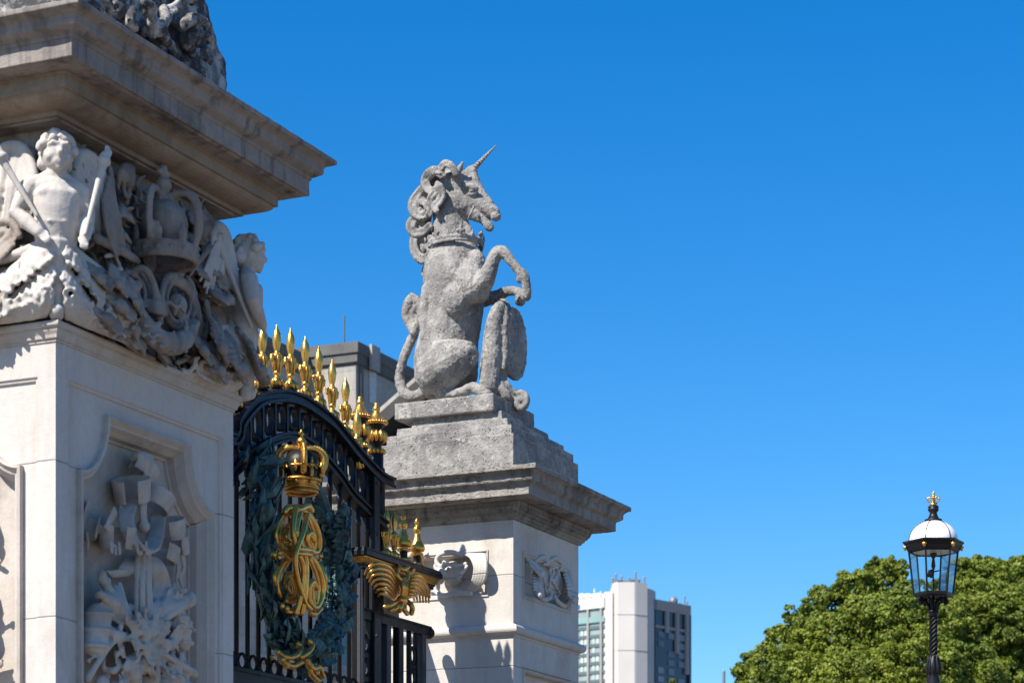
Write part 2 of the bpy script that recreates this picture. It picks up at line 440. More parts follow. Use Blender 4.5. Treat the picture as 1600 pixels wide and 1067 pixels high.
b = MB(); b.square(*bx, bed); part('bed_moulding', b, M['brown'], pier)
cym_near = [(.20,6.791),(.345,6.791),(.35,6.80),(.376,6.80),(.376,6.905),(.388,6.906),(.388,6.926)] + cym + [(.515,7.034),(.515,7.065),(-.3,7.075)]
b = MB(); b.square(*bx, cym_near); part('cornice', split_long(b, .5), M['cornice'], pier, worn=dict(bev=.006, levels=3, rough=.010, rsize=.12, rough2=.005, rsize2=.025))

def cherub(mb):
    """winged child figure facing +X, height 1.12, side axis +Y"""
    V = lambda f, s, z: Vector((f, s, z))
    # trunk, one skin with limbs and head
    mb.tube([V(.03,0,.42),V(.05,0,.52),V(.066,0,.585),V(.07,0,.65),V(.064,0,.72),V(.05,0,.775),V(.05,0,.81)], [.118,.130,.134,.140,.148,.128,.075], 28, flat=((1,0,0),.76))
    for s in (-1, 1):
        mb.tube([V(.06,.02*s,.865),V(.05,.08*s,.825),V(.045,.15*s,.795)], [.045,.046,.052], 12)
        mb.ell(V(.125,.06*s,.735), V(.04,0,0), V(0,.066,0), V(0,0,.045))
        mb.ell(V(.045,.14*s,.79), V(.055,0,0), V(0,.062,0), V(0,0,.055))
    mb.ell(V(.055,0,.785), V(.088,0,0), V(0,.15,0), V(0,0,.07), 20, 12)
    mb.ell(V(.115,0,.625), V(.055,0,0), V(0,.088,0), V(0,0,.085)); mb.tube([V(.10,-.13,.575),V(.155,-.06,.562),V(.165,.03,.565),V(.10,.13,.585)], .008, 8)
    mb.tube([V(.05,0,.80),V(.075,0,.90)], [.064,.054], 10)
    mb.ell(V(.085,0,.982), V(.105,0,0), V(0,.094,0), V(0,0,.110), 16, 12)           # head
    mb.ell(V(.125,0,.925), V(.062,0,0), V(0,.062,0), V(0,0,.05))                   # jaw
    mb.tube([V(.178,0,1.0),V(.196,0,.962),V(.188,0,.95)], [.013,.020,.016], 8)      # nose
    for s in (-1, 1):
        mb.ell(V(.140,.048*s,.950), V(.036,0,0), V(0,.034,0), V(0,0,.034))           # cheek
        mb.tube([V(.180,.012*s,1.012),V(.176,.04*s,1.022),V(.155,.066*s,1.008)], [.014,.018,.012], 8)   # brow
        mb.ell(V(.166,.034*s,.985), V(.010,0,0), V(0,.016,0), V(0,0,.009))          # eye
        mb.ell(V(.07,.088*s,.97), V(.018,0,0), V(0,.012,0), V(0,0,.026))            # ear
    mb.ell(V(.174,0,.924), V(.014,0,0), V(0,.028,0), V(0,0,.009)); mb.ell(V(.168,0,.906), V(.014,0,0), V(0,.023,0), V(0,0,.009))
    mb.ell(V(.155,0,.886), V(.02,0,0), V(0,.024,0), V(0,0,.018))
    # arms: left in the picture reaches forward and in, right hangs
    for (s, el, hd) in ((-1, V(.05,-.235,.62), V(.15,-.115,.485)), (1, V(.06,.185,.64), V(.14,.155,.49))):
        sh = V(.045,.155*s,.785)
        mb.tube([sh, sh.lerp(el,.5), el, el.lerp(hd,.5), hd], [.060,.058,.047,.046,.033], 12)
        d = (hd-el).normalized(); sd = d.cross(V(1,0,0)).normalized()
        mb.ell(hd+d*.02, d*.036, sd*.028, d.cross(sd)*.016)
        for k in range(4):
            o = hd + d*.04 + sd*(-.021+.014*k)
            mb.tube([o, o+d*(.024+.004*(k in (1,2)))+V(.006,0,0), o+d*(.040+.006*(k in (1,2)))+V(-.004,0,-.004)], [.009,.0085,.007], 6)
        mb.tube([hd+sd*.022*s, hd+sd*.036*s+d*.022, hd+sd*.032*s+d*.044], [.010,.009,.007], 6)
    # legs wrapped in a tapering skirt
    mb.tube([V(.05,0,.46),V(.05,0,.32),V(.055,0,.17),V(.06,0,.03)], [.105,.082,.058,.045], 12)
    for k in range(5):
        s = -.07+.035*k
        mb.tube([V(.135-abs(s)*.5,s,.50),V(.12-abs(s)*.4,s*.75,.34),V(.105,s*.45,.14)], [.015,.014,.008], 6)
    mb.ell(V(.10,0,.055), V(.035,0,0), V(0,.04,0), V(0,0,.042))
def cherub_hair(mb):
    rnd = random.Random(3)
    for i in range(70):
        z = rnd.uniform(-.05, 1); a = rnd.uniform(-math.pi, math.pi)
        if abs(a) < .95 and z < .42: continue
        r = math.sqrt(max(0, 1-z*z)); p = Vector((.076+.112*r*math.cos(a), .108*r*math.sin(a), .995+.116*z))
        mb.ell(p, rnd.uniform(.018,.030), None, None, 7, 5)
    mb.ell((.072,0,1.0), Vector((.092,0,0)), Vector((0,.09,0)), Vector((0,0,.103)), 14, 10)
    mb.tube([(.0,.07,.95),(-.01,.0,.93),(.0,-.07,.95)], .05, 8)
def cherub_wing(mb, s):
    V = lambda f, sd, z: Vector((f+.05-.85*max(0, sd-.04), sd*s, z))
    arch = crv([(-.03,.10,.72),(-.05,.12,.92),(-.06,.17,1.06),(-.06,.26,1.08),(-.06,.33,1.0)], 5)
    mb.tube([V(*a) for a in arch], [.035]*len(arch), 8)
    for k in range(9):
        t = arch[int(6+k*1.7)] if 6+k*1.7 < len(arch) else arch[-1]
        L = .20+.30*math.sin(math.pi*(k+1)/11)
        e = (t[0]-.01, t[1]+.02+.012*k, t[2]-L)
        mb.tube([V(*t), V(t[0]+.02, (t[1]+e[1])/2, (t[2]+e[2])/2), V(*e)], [.024,.028,.018], 8, flat=((1,0,0),.5))
    mb.prism([(.10,.70),(.13,.95),(.2,1.05),(.28,1.04),(.34,.95),(.36,.72),(.28,.6),(.16,.58)], lambda a, b, d: V(d, a, b), -.12, -.07)
def cherub_torch(mb, a, c):
    a, c = Vector(a), Vector(c); d = (a-c).normalized()
    mb.tube([c, c.lerp(a,.8), a], [.013,.021,.028], 10); mb.ell(a+d*.02, d*.03, d.orthogonal().normalized()*.045, d.cross(d.orthogonal().normalized())*.045)
    for k in range(3): mb.ell(a+d*(.05+.03*k)+Vector((0,.012*(k%2),0)), .034-.008*k)
def cherub_leaf(mb, s):
    V = lambda f, sd, z: Vector((f-.8*max(0, sd-.08), sd*s, z))
    rnd = random.Random(17+s)
    def tier(path, n, L, r, dz=-1.0, f0=.02):
        c = crv(path, 8); m = len(c)-1
        mb.tube([V(*q) for q in c], [.026]*len(c), 8)
        for i in range(n):
            q = c[int(m*(i+.5)/n)]; l = L*rnd.uniform(.8,1.15); o = (i/n-.35)*.55
            p0 = (q[0]+f0, q[1], q[2]); p1 = (q[0]+f0+.045, q[1]+o*l*.45, q[2]+dz*l*.5); p2 = (q[0]+f0+.055, q[1]+o*l*.9, q[2]+dz*l*.92); p3 = (q[0]+f0+.085, q[1]+o*l, q[2]+dz*l*1.02)
            mb.tube([V(*p0), V(*p1), V(*p2), V(*p3)], [r*.75, r*1.1, r*.85, r*.5], 8, flat=((1,.3*s,0),.55))
            mb.tube([V(p0[0]+.012,p0[1],p0[2]), V(p1[0]+.022,p1[1],p1[2]), V(p2[0]+.018,p2[1],p2[2])], [.006,.008,.004], 5)
    tier([(.05,.05,.50),(.06,.12,.42),(.05,.22,.33),(.03,.34,.26),(.0,.44,.25)], 13, .14, .031)
    tier([(.05,.04,.36),(.05,.10,.27),(.03,.22,.17),(.0,.36,.12),(-.02,.50,.13)], 14, .115, .030)
    tier([(.04,.06,.04),(.03,.2,.03),(.01,.36,.03),(-.02,.54,.03)], 14, .105, .027, 1.0, .03)
    mb.tube([V(.03,.08,.46),V(.02,.24,.40),V(.0,.36,.38),V(-.02,.46,.46),V(-.02,.42,.54),V(-.02,.35,.50)], [.03,.032,.028,.024,.02,.016], 8)
body_m = None
for (cx, cy, ang) in ((NX, NY, -45), (NX, NY+NW, 45)):
    base = Vector((cx, cy, 5.40)) + Vector((math.cos(R(ang)), math.sin(R(ang)), 0))*(-.03 if ang < 0 else .025) - UP*(0 if ang < 0 else .03)
    if body_m is None:
        m0 = MB(); cherub(m0); body_m = fused(m0, 'cherub', .0070, 3, .004, .05)
        m0 = MB(); cherub_hair(m0); hair_m = fused(m0, 'hair', .009, 1)
        wing_m = []; leaf_m = []; torch_m = []
        for s in (-1, 1):
            m0 = MB(); cherub_wing(m0, s); wing_m.append(fused(m0, 'wing', .010, 1))
            m0 = MB(); cherub_leaf(m0, s); leaf_m.append(fused(m0, 'acanthus_leaf', .0095, 1, .008, .05))
        for (a, c) in (((.10,-.32,.90),(.16,-.13,.58)), ((.10,.27,.95),(.17,.15,.50))):
            m0 = MB(); cherub_torch(m0, a, c); torch_m.append(fused(m0, 'torch', .008, 1))
    ch = part('cherub', body_m, M['cherub'], pier, loc=base,
              label='carved cherub at the sunlit corner facing the viewer' if ang < 0 else 'carved cherub in profile at the far corner against the sky')
    ch.rotation_euler.z = R(ang)
    if ang > 0:
        m0 = MB(); cherub_torch(m0, (-.20,-.27,.98), (.06,-.16,.46)); torch_m = [fused(m0, 'torch', .008, 1)]
    for me in [hair_m] + wing_m + torch_m + leaf_m:
        if not me.materials: me.materials.append(M['cherub'])
        o = bpy.data.objects.new(me.name, me); COL.objects.link(o); o.parent = ch
        if ang > 0 and me in leaf_m: o.location.x = -.11

# frieze carving of the right face, seen between the cherubs
RF = lambda u, v, d: on_x(u, v, NX-.05+d)
cm = lambda y, z, d: Vector((NX-.05+d, y, z))
K = MB(); cyc = NY+NW/2
cc = Vector((NX+.10, cyc, 0))
def ringz(mb, z, r, t, n=20): mb.tube([cc+Vector((r*math.cos(2*math.pi*i/n), r*math.sin(2*math.pi*i/n), z)) for i in range(n)], t, 8, closed=True)
for z, r, t in ((6.02,.205,.022),(6.055,.20,.026),(6.09,.205,.022)): ringz(K, z, r, t)
for i in range(16):
    a = 2*math.pi*i/16; K.ell(cc+Vector((.225*math.cos(a), .225*math.sin(a), 6.055)), .014, None, None, 6, 5)
for i in range(8):
    a = 2*math.pi*(i+.5)/8; e = Vector((math.cos(a), math.sin(a), 0))
    K.ell(cc+e*.21+Vector((0,0,6.15)), Vector((0,0,.05)), e*.02, e.cross(UP)*.035); K.ell(cc+e*.21+Vector((0,0,6.20)), .018)
K.ell(cc+Vector((0,0,6.25)), Vector((.16,0,0)), Vector((0,.16,0)), Vector((0,0,.16)), 16, 12); K.tube([cc+Vector((-.15,0,6.0)), cc+Vector((-.15,0,6.4))], .09, 8)
for i in range(4):
    a = 2*math.pi*(i+.12)/4; e = Vector((math.cos(a), math.sin(a), 0))
    arc = crv([(.21,6.10),(.235,6.22),(.22,6.36),(.15,6.44),(.0,6.42)], 5)
    K.tube([cc+e*r+Vector((0,0,z)) for r, z in arc], .024, 8)
    for r, z in arc[2:-3]: K.ell(cc+e*(r+.02)+Vector((0,0,z+.008)), .017, None, None, 6, 5)
K.ell(cc+Vector((0,0,6.50)), .055); K.tube([cc+Vector((0,0,6.54)), cc+Vector((0,0,6.61))], [.02,.03], 8)
for e in (Vector((0,.05,0)),): K.tube([cc+Vector((0,0,6.58))-e, cc+Vector((0,0,6.58))+e], .022, 8)
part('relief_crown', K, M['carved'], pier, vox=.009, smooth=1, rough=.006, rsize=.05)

K = MB()
def strap_loop(u0, v0, ru, rv, d, a0, a1, r=6, n=16, dd=.05):
    pts = []
    for i in range(n+1):
        a = R(a0+(a1-a0)*i/n); pts.append((u0+ru*math.cos(a), v0-rv*math.sin(a), d+dd*math.sin(math.pi*i/n), r))
    stroke(K, RF, pts, sub=False, seg=8)
strap_loop(207,462,26,40,.10,-250,90,6); strap_loop(207,462,20,31,.13,-250,90,4)
strap_loop(279,470,25,42,.12,80,420,6); strap_loop(279,470,19,33,.15,80,420,4)
stroke(K, RF, [(207,424,.12,6),(226,420,.2,6),(240,444,.22,6),(246,475,.22,7),(250,505,.2,6)])
stroke(K, RF, [(279,430,.12,6),(262,432,.2,6),(254,452,.22,6),(250,478,.22,7)])
for dv in (-7, 0, 7): stroke(K, RF, [(234,478+dv,.20,5),(246,480+dv,.25,5),(260,484+dv,.21,5)])
blob(K, RF, 276, 478, .17, 17, 20); stroke(K, RF, [(264,470,.25,3),(276,480,.27,3),(284,468,.26,3)])
stroke(K, RF, [(272,492,.24,3),(279,478,.28,3),(288,488,.25,3)])
for (du, dv, r) in ((0,0,14),(-9,8,9),(8,-6,9),(-4,-12,8),(6,10,8),(-12,-4,7)): blob(K, RF, 206+du, 452+dv, .17, r)
acanthus(K, RF(216,470,.15), RF(192,486,.20), (1,-.3,.2), .16, .5, 4)
# swag of fruit and leaves
sw = crv([(200,462,.12,9),(218,496,.20,14),(240,524,.26,17),(265,538,.27,18),(288,530,.24,16),(300,508,.18,12)], 5)
for a in sw: blob(K, RF, a[0], a[1], a[2], a[3])
rnd = random.Random(11)
for i in range(75):
    a = sw[rnd.randrange(len(sw))]; blob(K, RF, a[0]+rnd.uniform(-1,1)*a[3]*.9, a[1]+rnd.uniform(-1,1)*a[3]*.9, a[2]+.04+rnd.uniform(0,.03), rnd.uniform(3,5.5))
stroke(K, RF, [(176,470,.06,5),(178,505,.10,5),(192,530,.12,5),(215,548,.13,5),(240,560,.12,5)])
stroke(K, RF, [(262,436,.16,9),(284,442,.17,10),(300,462,.16,10),(310,495,.15,9),(312,520,.12,8),(302,545,.10,7)], flat=((1,0,0),.6))
for dv in (0,): stroke(K, RF, [(322,470,.12,5),(326,500,.13,5),(318,530,.11,5),(300,556,.1,5),(276,566,.1,5)])
part('cartouche', K, M['carved'], pier, vox=.0095, smooth=1, rough=.008, rsize=.04)

K = MB()
# furled flags left and right of the crown, rods, feathers
for (p, q, wd) in (((200,392),(158,262),13),((188,396),(172,262),12),((176,400),(163,290),10)):
    stroke(K, RF, [(p[0],p[1],.10,3),((p[0]+q[0])/2,(p[1]+q[1])/2,.12,wd*.55),(q[0],q[1],.08,wd*.5)], flat=((1,0,0),.55))
for i in range(6):
    stroke(K, RF, [(196-3*i,392+2*i,.15,2.5),(186-4*i,340+3*i,.16,3.5),(170-2*i,275+7*i,.12,3)])
stroke(K, RF, [(150,372,.1,9),(176,384,.14,9),(200,398,.16,8),(216,408,.12,6)], flat=((1,0,0),.7))
for i in range(5):
    stroke(K, RF, [(296+2*i,432-4*i,.13,3),(318+3*i,398-3*i,.14,5),(342+2*i,360-2*i+2*i,.10,4)], flat=((1,0,0),.6))
for i in range(7):
    a = i/6; stroke(K, RF, [(300+14*a,372+10*a,.10,4),(310+14*a,345+14*a,.13,6),(318+20*a,326+26*a,.10,4)])
for i in range(4):
    stroke(K, RF, [(184+8*i,296,.06,3),(188+6*i,270+i*2,.10,6),(196+4*i,256+2*i,.06,4)])
for (u, v) in ((295,340),(302,356),(290,372),(188,330),(182,360),(330,420),(338,440),(330,460),(306,420)):
    blob(K, RF, u, v, .06, 9); acanthus(K, RF(u,v-8,.07), RF(u+5,v+14,.10), (1,0,.2), .14, .4, 4)
K.box((NX-.13,NY+.15,5.45),(NX-.091,NY+NW-.15,6.5))
part('carved_flags', K, M['carved'], pier, vox=.0095, smooth=1, rough=.008, rsize=.04)

K = MB()
for (b0, t0, wd, o) in (((176,440),(166,496),.26,(1,-.2,.3)),((186,428),(160,462),.20,(1,-.3,.2)),((158,470),(148,516),.24,(1,-.2,.3)),((180,510),(206,548),.22,(1,.2,.3)),
      ((150,420),(138,452),.2,(1,-.3,.3)),((330,500),(318,552),.26,(1,.2,.3)),((345,520),(350,586),.30,(1,.3,.3)),((362,505),(378,585),.26,(1,.6,.3)),((310,530),(296,562),.22,(1,0,.4)),
      ((322,450),(346,478),.24,(1,.3,.2)),((250,560),(222,552),.2,(1,0,.5)),((335,560),(322,590),.2,(1,.2,.4)),((300,560),(326,582),.2,(1,.2,.4)),((376,540),(392,598),.22,(1,.7,.2)),
      ((214,545),(186,530),.2,(1,0,.4)),((160,505),(186,530),.2,(1,0,.4))):
    acanthus(K, RF(*b0,.06), RF(*t0,.14), o, wd, .45, 5)
rnd = random.Random(5)
for i in range(330):                       # drooping leaf lobes filling the ground of the carving
    y = rnd.uniform(NY+.08, NY+NW-.08); z = rnd.uniform(5.46, 6.56); L = rnd.uniform(.08,.15); r = rnd.uniform(.014,.024)
    sd = rnd.uniform(-.8,.8); d0 = rnd.uniform(-.06,.02); up_ = -1 if rnd.random() < .8 else .8
    K.tube([cm(y,z,d0), cm(y+sd*L*.35,z+up_*L*.45,d0+.05), cm(y+sd*L*.75,z+up_*L*.9,d0+.065), cm(y+sd*L*.85,z+up_*L,d0+.095)], [r*.7,r*1.15,r*.9,r*.5], 8, flat=((1,0,0),.6))
K.ell(cm(NY+NW-.03,5.95,-.02), Vector((.10,0,0)), Vector((0,.13,0)), Vector((0,0,.52))); K.ell(cm(NY+NW-.16,5.75,-.02), Vector((.12,0,0)), Vector((0,.14,0)), Vector((0,0,.3)))
K.box((NX-.16,NY+.12,5.41),(NX-.095,NY+NW-.12,6.58))
part('acanthus_leaf', K, M['carved'], pier, vox=.0095, smooth=1, rough=.008, rsize=.04)
# front face strip of the same frieze, left of the sunlit cherub
K = MB(); ff = lambda x, z, d: Vector((x, NY+.05-d, z))
rnd = random.Random(9)
for i in range(170):
    x = rnd.uniform(NX-NW+.1, NX-.2); z = rnd.uniform(5.42, 6.5); d = Vector((rnd.uniform(-1,1), -rnd.uniform(.2,.5), rnd.uniform(-1,.6))).normalized()
    s1 = d.orthogonal().normalized(); L = rnd.uniform(.04,.085); K.ell(ff(x, z, rnd.uniform(0,.05)), d*L, s1*L*.5, d.cross(s1)*L*.4, 8, 6)
for k in range(9):
    x = NX-.30-.08*(k % 5); z = 5.95-.13*(k//2); acanthus(K, ff(x, z, .05), ff(x-.07, z-.2, .12), (-.2,-1,.3), .2, .5, 5)
for k in range(2): K.tube(spiral(ff(NX-.36, 5.93-.3*k, .08), (1,0,0), (0,0,1), .12, .02, 1.6, k), .026, 8)
part('acanthus_leaf', K, M['carved'], pier, vox=.0095, smooth=1, rough=.008, rsize=.04)

# trophy hanging in the sunk panel of the right face
PF = lambda u, v, d: on_x(u, v, NX-.14+d); FL = ((1,0,0), .45)
K = MB()
def rib(*pts, r=9, f=FL): stroke(K, PF, [(p[0], p[1], p[2], p[3] if len(p) > 3 else r) for p in pts], flat=f)
def hoop(u, v, d, ry, rx, h, a0=0, a1=360, tilt=(0,0), flare=1.0, th=.016):
    """a fold of ribbon: a short open loop standing on edge; tilt leans its axis"""
    c = PF(u, v, d); axv = Vector((tilt[0], tilt[1], 1)).normalized(); n = 18; vs = []; fs = []
    ey = Vector((0,1,0)); ey = (ey-axv*ey.dot(axv)).normalized(); ex = ey.cross(axv)
    for i in range(n+1):
        a = R(a0+(a1-a0)*i/n); e = ex*math.cos(a)*rx+ey*math.sin(a)*ry; en = e.normalized()
        for (zz, k, o) in ((-h/2,1,0),(h/2,flare,0),(h/2,flare,th),(-h/2,1,th)): vs.append(c+e*k-en*o+axv*zz)
    for i in range(n):
        for k in range(4): k2 = (k+1)%4; fs.append((i*4+k,i*4+k2,(i+1)*4+k2,(i+1)*4+k))
    fs.append((3,2,1,0)); fs.append(tuple(n*4+k for k in range(4))); K.add(vs, fs)
def sash(*pts, w=(.10,0,-.02), th=.012):
    """flat strip following a path; w is the direction of its width"""
    c = crv(pts, 5); P = [PF(*q) for q in c]; wv = Vector(w); n = len(P); vs = []; fs = []
    for i in range(n):
        t = (P[min(i+1,n-1)]-P[max(i-1,0)]).normalized(); nn = t.cross(wv).normalized()*th
        vs += [P[i]-wv*.5-nn, P[i]+wv*.5-nn, P[i]+wv*.5+nn, P[i]-wv*.5+nn]
    for i in range(n-1):
        for k in range(4): k2 = (k+1)%4; fs.append((i*4+k,i*4+k2,(i+1)*4+k2,(i+1)*4+k))
    fs.append((3,2,1,0)); fs.append(tuple((n-1)*4+k for k in range(4))); K.add(vs, fs)
hoop(222,728,.10,.12,.07,.10,-70,200,(.35,.3)); rib((236,722,.14,9),(244,736,.16,9),(236,750,.13,6)); rib((208,716,.08,7),(222,712,.14,8),(238,716,.13,6))
hoop(206,766,.12,.13,.10,.15,-30,290,(.15,-.35),1.15); hoop(246,782,.12,.11,.09,.12,-120,200,(.2,.4),1.15)
rib((226,762,.14,8),(224,790,.16,9),(224,812,.17,10)); blob(K, PF, 224, 822, .16, 11)
sash((202,786,.10),(197,808,.15),(202,834,.19),(218,856,.21),(234,856,.21),(243,838,.18),(247,806,.13), w=(.10,.03,-.03))
rib((212,842,.24,4),(216,862,.25,5),(222,864,.24,4)); rib((228,846,.25,4),(230,864,.25,5),(236,858,.24,4))
hoop(182,840,.13,.115,.10,.14,-20,300,(.1,-.1),1.2); rib((174,846,.23,4),(175,862,.24,5)); rib((186,848,.23,4),(187,864,.24,5)); rib((180,850,.24,3),(181,866,.24,4))
hoop(154,806,.09,.11,.08,.16,0,220,(.1,.5),1.1); hoop(142,822,.06,.06,.05,.14,0,220,(.1,.3)); rib((136,832,.05,5),(138,850,.05,4),(135,868,.04,3))
hoop(266,826,.12,.10,.09,.13,-60,230,(.1,-.4),1.15); hoop(257,864,.12,.10,.08,.11,-40,260,(.1,.2),1.15); hoop(280,852,.09,.07,.06,.12,-40,200,(.1,-.4))
rib((284,866,.09,6),(288,886,.08,6),(282,904,.07,5),(288,924,.05,4)); rib((276,868,.08,4),(278,890,.07,5),(274,908,.05,3))
for du, rr in ((0,6.5),(-9,4),(9,4),(15,4)): rib((222+du*.8,864,.14,rr),(221+du*.9,920,.18,rr),(222+du,984,.19,rr), f=None)
sash((232,868,.10),(246,888,.14),(252,914,.12),(246,940,.14), w=(.05,.14,0)); sash((212,868,.08),(200,886,.12),(190,900,.1),(180,890,.1), w=(.05,.14,.03))
rnd = random.Random(21)
for (u, v, r) in ((160,905,9),(270,925,10)):           # spear and flag heads rising to either side
    rib((222,1000,.16,5),((u+222)/2,(v+1000)/2,.17,5),(u,v,.13,r), f=None); blob(K, PF, u, v-4, .13, r*.9, r*1.3)
for i in range(6): rib((216-6*i,985-2*i,.14,5),(196-7*i,950-4*i,.19,7),(186-7*i,912+4*i,.13,5), f=None)      # furled colours
for i in range(5): rib((230+6*i,985-3*i,.14,5),(250+7*i,952-2*i,.19,7),(262+7*i,925+6*i,.13,5), f=None)
def drum(u, v, ry, h, tilt=(0,0)):
    axv = Vector((tilt[0], tilt[1], 1)).normalized(); c = PF(u, v, .12)
    K.tube([c-axv*h, c+axv*h], ry, 16)
    for q in (-1, -.0, 1): K.tube([c+axv*h*q*.95+Vector((ry*1.06*math.cos(R(24*i)), ry*1.06*math.sin(R(24*i)), 0)) for i in range(15)], .014, 6, closed=True)
drum(150,985,.085,.11,(0,.25)); drum(280,985,.07,.09,(.1,-.5))
rib((228,990,.20,4),(262,962,.2,7),(288,940,.17,12), f=None); rib((288,940,.17,13),(294,935,.16,15), f=None)
rib((216,1000,.2,4),(180,1000,.2,5),(150,1040,.16,5),(136,1060,.12,8), f=None); rib((230,1008,.2,4),(270,1030,.2,5),(304,1052,.14,8), f=None)
for i in range(105):                       # arms, feathers and drapery radiating from the knot
    a = rnd.uniform(math.pi*.02, math.pi*1.98); a2 = a+rnd.gauss(0,.8); k0 = rnd.uniform(.05,.75); L = rnd.uniform(16,44); c_, s_ = math.cos(a), math.sin(a)
    u0, v0 = 222+c_*88*k0, 1000-s_*95*k0
    if s_ > .5 and abs(c_) < .45 and k0 > .3: continue
    c_, s_ = math.cos(a2), math.sin(a2); dd = .20-.12*k0; bend = rnd.uniform(-14,14); r0 = rnd.uniform(2.2,5.5)
    u1, v1 = u0+c_*L*.5-s_*bend*.5, v0-s_*L*.6-c_*bend; u2, v2 = u0+c_*L, v0-s_*L*1.15
    if not (134 < u2 < 303): u2 = min(302, max(135, u2))
    kind = i % 4
    if kind == 0: rib((u0,v0,dd,r0*.7),(u1,v1,dd+.03,r0*.8),(u2,v2,dd-.01,r0*.9), f=None); blob(K, PF, u2, v2, dd, r0*1.5)
    elif kind == 1: acanthus(K, PF(u0,v0,dd-.03), PF(u2,v2,dd), (1,rnd.uniform(-.5,.5),.3), .11, .5, 4)
    else: rib((u0,v0,dd-.03,r0*1.3),(u1,v1,dd+.05,r0*2.1),(u2,v2,dd-.02,r0*1.5), f=((1,rnd.uniform(-1,1),rnd.uniform(-.5,.5)),.28))
rib((210,992,.22,5),(222,986,.25,7),(234,994,.22,5)); rib((214,1000,.23,5),(224,1010,.25,6),(236,1004,.22,4)); blob(K, PF, 222, 996, .21, 10)
for (u, v, r) in ((160,1066,12),(180,1072,10),(240,1060,10),(252,1076,12),(290,1070,9),(206,1072,10),(140,1090,12)): blob(K, PF, u, v, .16, r)
tr = part('trophy_relief', K, M['pale_plain'], pier, vox=.0078, smooth=1, rough=.005, rsize=.04)
t2 = tr.copy(); COL.objects.link(t2); t2.parent = pier       # the same trophy on the sunlit face
t2.rotation_euler.z = R(-90)

# carved trophy standing on the near cornice, cut by the top of the picture
tp = thing('carved_trophy', (NX-NW/2, NY+NW/2, 7.07), 'soot-blackened carved stone sculpture with pale scrolls standing on the nearest pier', 'sculpture')
K = MB()
TX = NX-.03
K.square(NX-NW+.03, TX, NY+.06, NY+NW-.03, [(0,7.068),(0,7.50),(-.03,7.62),(-.10,7.70)])
part('plinth', K, M['trophy'], tp, bevel=.02)
K = MB(); TF = lambda u, v, d: on_x(u, v, TX+d)
back = [on_x(u, v, TX-.02) for u, v in ((357,150),(357,100),(346,80),(338,52),(328,14),(318,-20),(290,-70),(170,-90),(110,-40),(100,30))]
K.prism([(q.y, q.z) for q in back], lambda a, b, d: Vector((d, a, b)), NX-NW+.2, TX-.03)
K.ell((NX-1.0, NY+1.05, 7.8), Vector((.95,0,0)), Vector((0,.85,0)), Vector((0,0,.9)), 20, 14)
K.ell((NX-1.0, NY+1.05, 8.6), Vector((.5,0,0)), Vector((0,.5,0)), Vector((0,0,.7)), 16, 12)
stroke(K, TF, [(300,84,.02,9),(292,64,.06,12),(300,44,.06,13),(290,30,.04,12),(276,38,.02,9)])
stroke(K, TF, [(284,44,.10,9),(300,30,.12,10),(318,34,.12,8),(326,50,.10,7),(316,58,.1,6)])
stroke(K, TF, [(308,70,.10,6),(314,54,.14,7),(328,58,.14,7),(332,74,.13,6),(320,76,.14,5),(318,88,.14,6),(330,96,.12,6)])
stroke(K, TF, [(262,26,.12,8),(252,44,.14,10),(258,62,.12,9),(268,70,.1,7)])
stroke(K, TF, [(255,14,.10,8),(258,24,.12,9)]); stroke(K, TF, [(180,4,.10,6),(190,14,.12,8),(186,26,.1,6),(176,20,.1,5)])
stroke(K, TF, [(222,-4,.12,6),(230,8,.14,8),(240,14,.13,7),(236,24,.12,6),(226,20,.12,5)]); stroke(K, TF, [(208,16,.1,8),(204,34,.12,9),(212,46,.1,7)])
stroke(K, TF, [(160,-10,.1,8),(170,10,.12,8),(168,28,.08,6)]); stroke(K, TF, [(236,34,.1,12),(246,46,.12,10),(236,56,.08,8)])
for i in range(13): blob(K, TF, 262+4.6*i, 26-2.9*i, .15, 3.6)
stroke(K, TF, [(256,18,.10,6),(284,2,.14,6),(312,-12,.12,5)])
for (u, v, r) in ((240,62,10),(226,48,11),(200,24,9),(270,80,8),(290,96,9),(246,76,8),(282,14,9),(300,0,9)): blob(K, TF, u, v, .03, r)
part('carving', K, M['trophy'], tp, vox=.012, smooth=1, rough=.02, rsize=.06)
# ------------------------------------------------------------------ far gate pier
PX1, PX0, PY0, PY1 = -8.66, -10.05, 19.13, 20.60
fp = thing('gate_pier', ((PX0+PX1)/2, (PY0+PY1)/2, 0), 'smaller stone gate pier with monogram panel standing under the unicorn statue', 'gate pier')
GR = lambda a, b, d: Vector((PX1+d, PY0+a, b)); GF = lambda a, b, d: Vector((PX1-a, PY0-d, b))
s = MB(); fr = MB()
WR, WF = PY1-PY0, PX1-PX0
pf = [(0,0),(0,.012),(.012,.012),(.016,.0),(.03,.0),(.036,-.012),(.042,-.012),(.046,-.09)]
for fn, W, holes in ((GR, WR, [(.20,1.27,4.80,5.21),(.20,1.27,2.4,4.195)]), (GF, WF, [(.24,WF-.24,4.80,5.21)])):
    cuts = sorted([0, 5.46] + [z for h in holes for z in (h[2]-.05, h[3]+.05)])
    for i in range(len(cuts)-1):
        z0, z1 = cuts[i], cuts[i+1]; hh = [h for h in holes if abs(h[2]-.05-z0) < 1e-6]
        if hh: hole_face(s, rect(0, W, z0, z1), rect(*hh[0]), fn, 0); loops(fr, rect(*hh[0]), pf, fn)
        else: s.add([fn(a, b, 0) for a, b in rect(0, W, z0, z1)], [(0,1,2,3)])
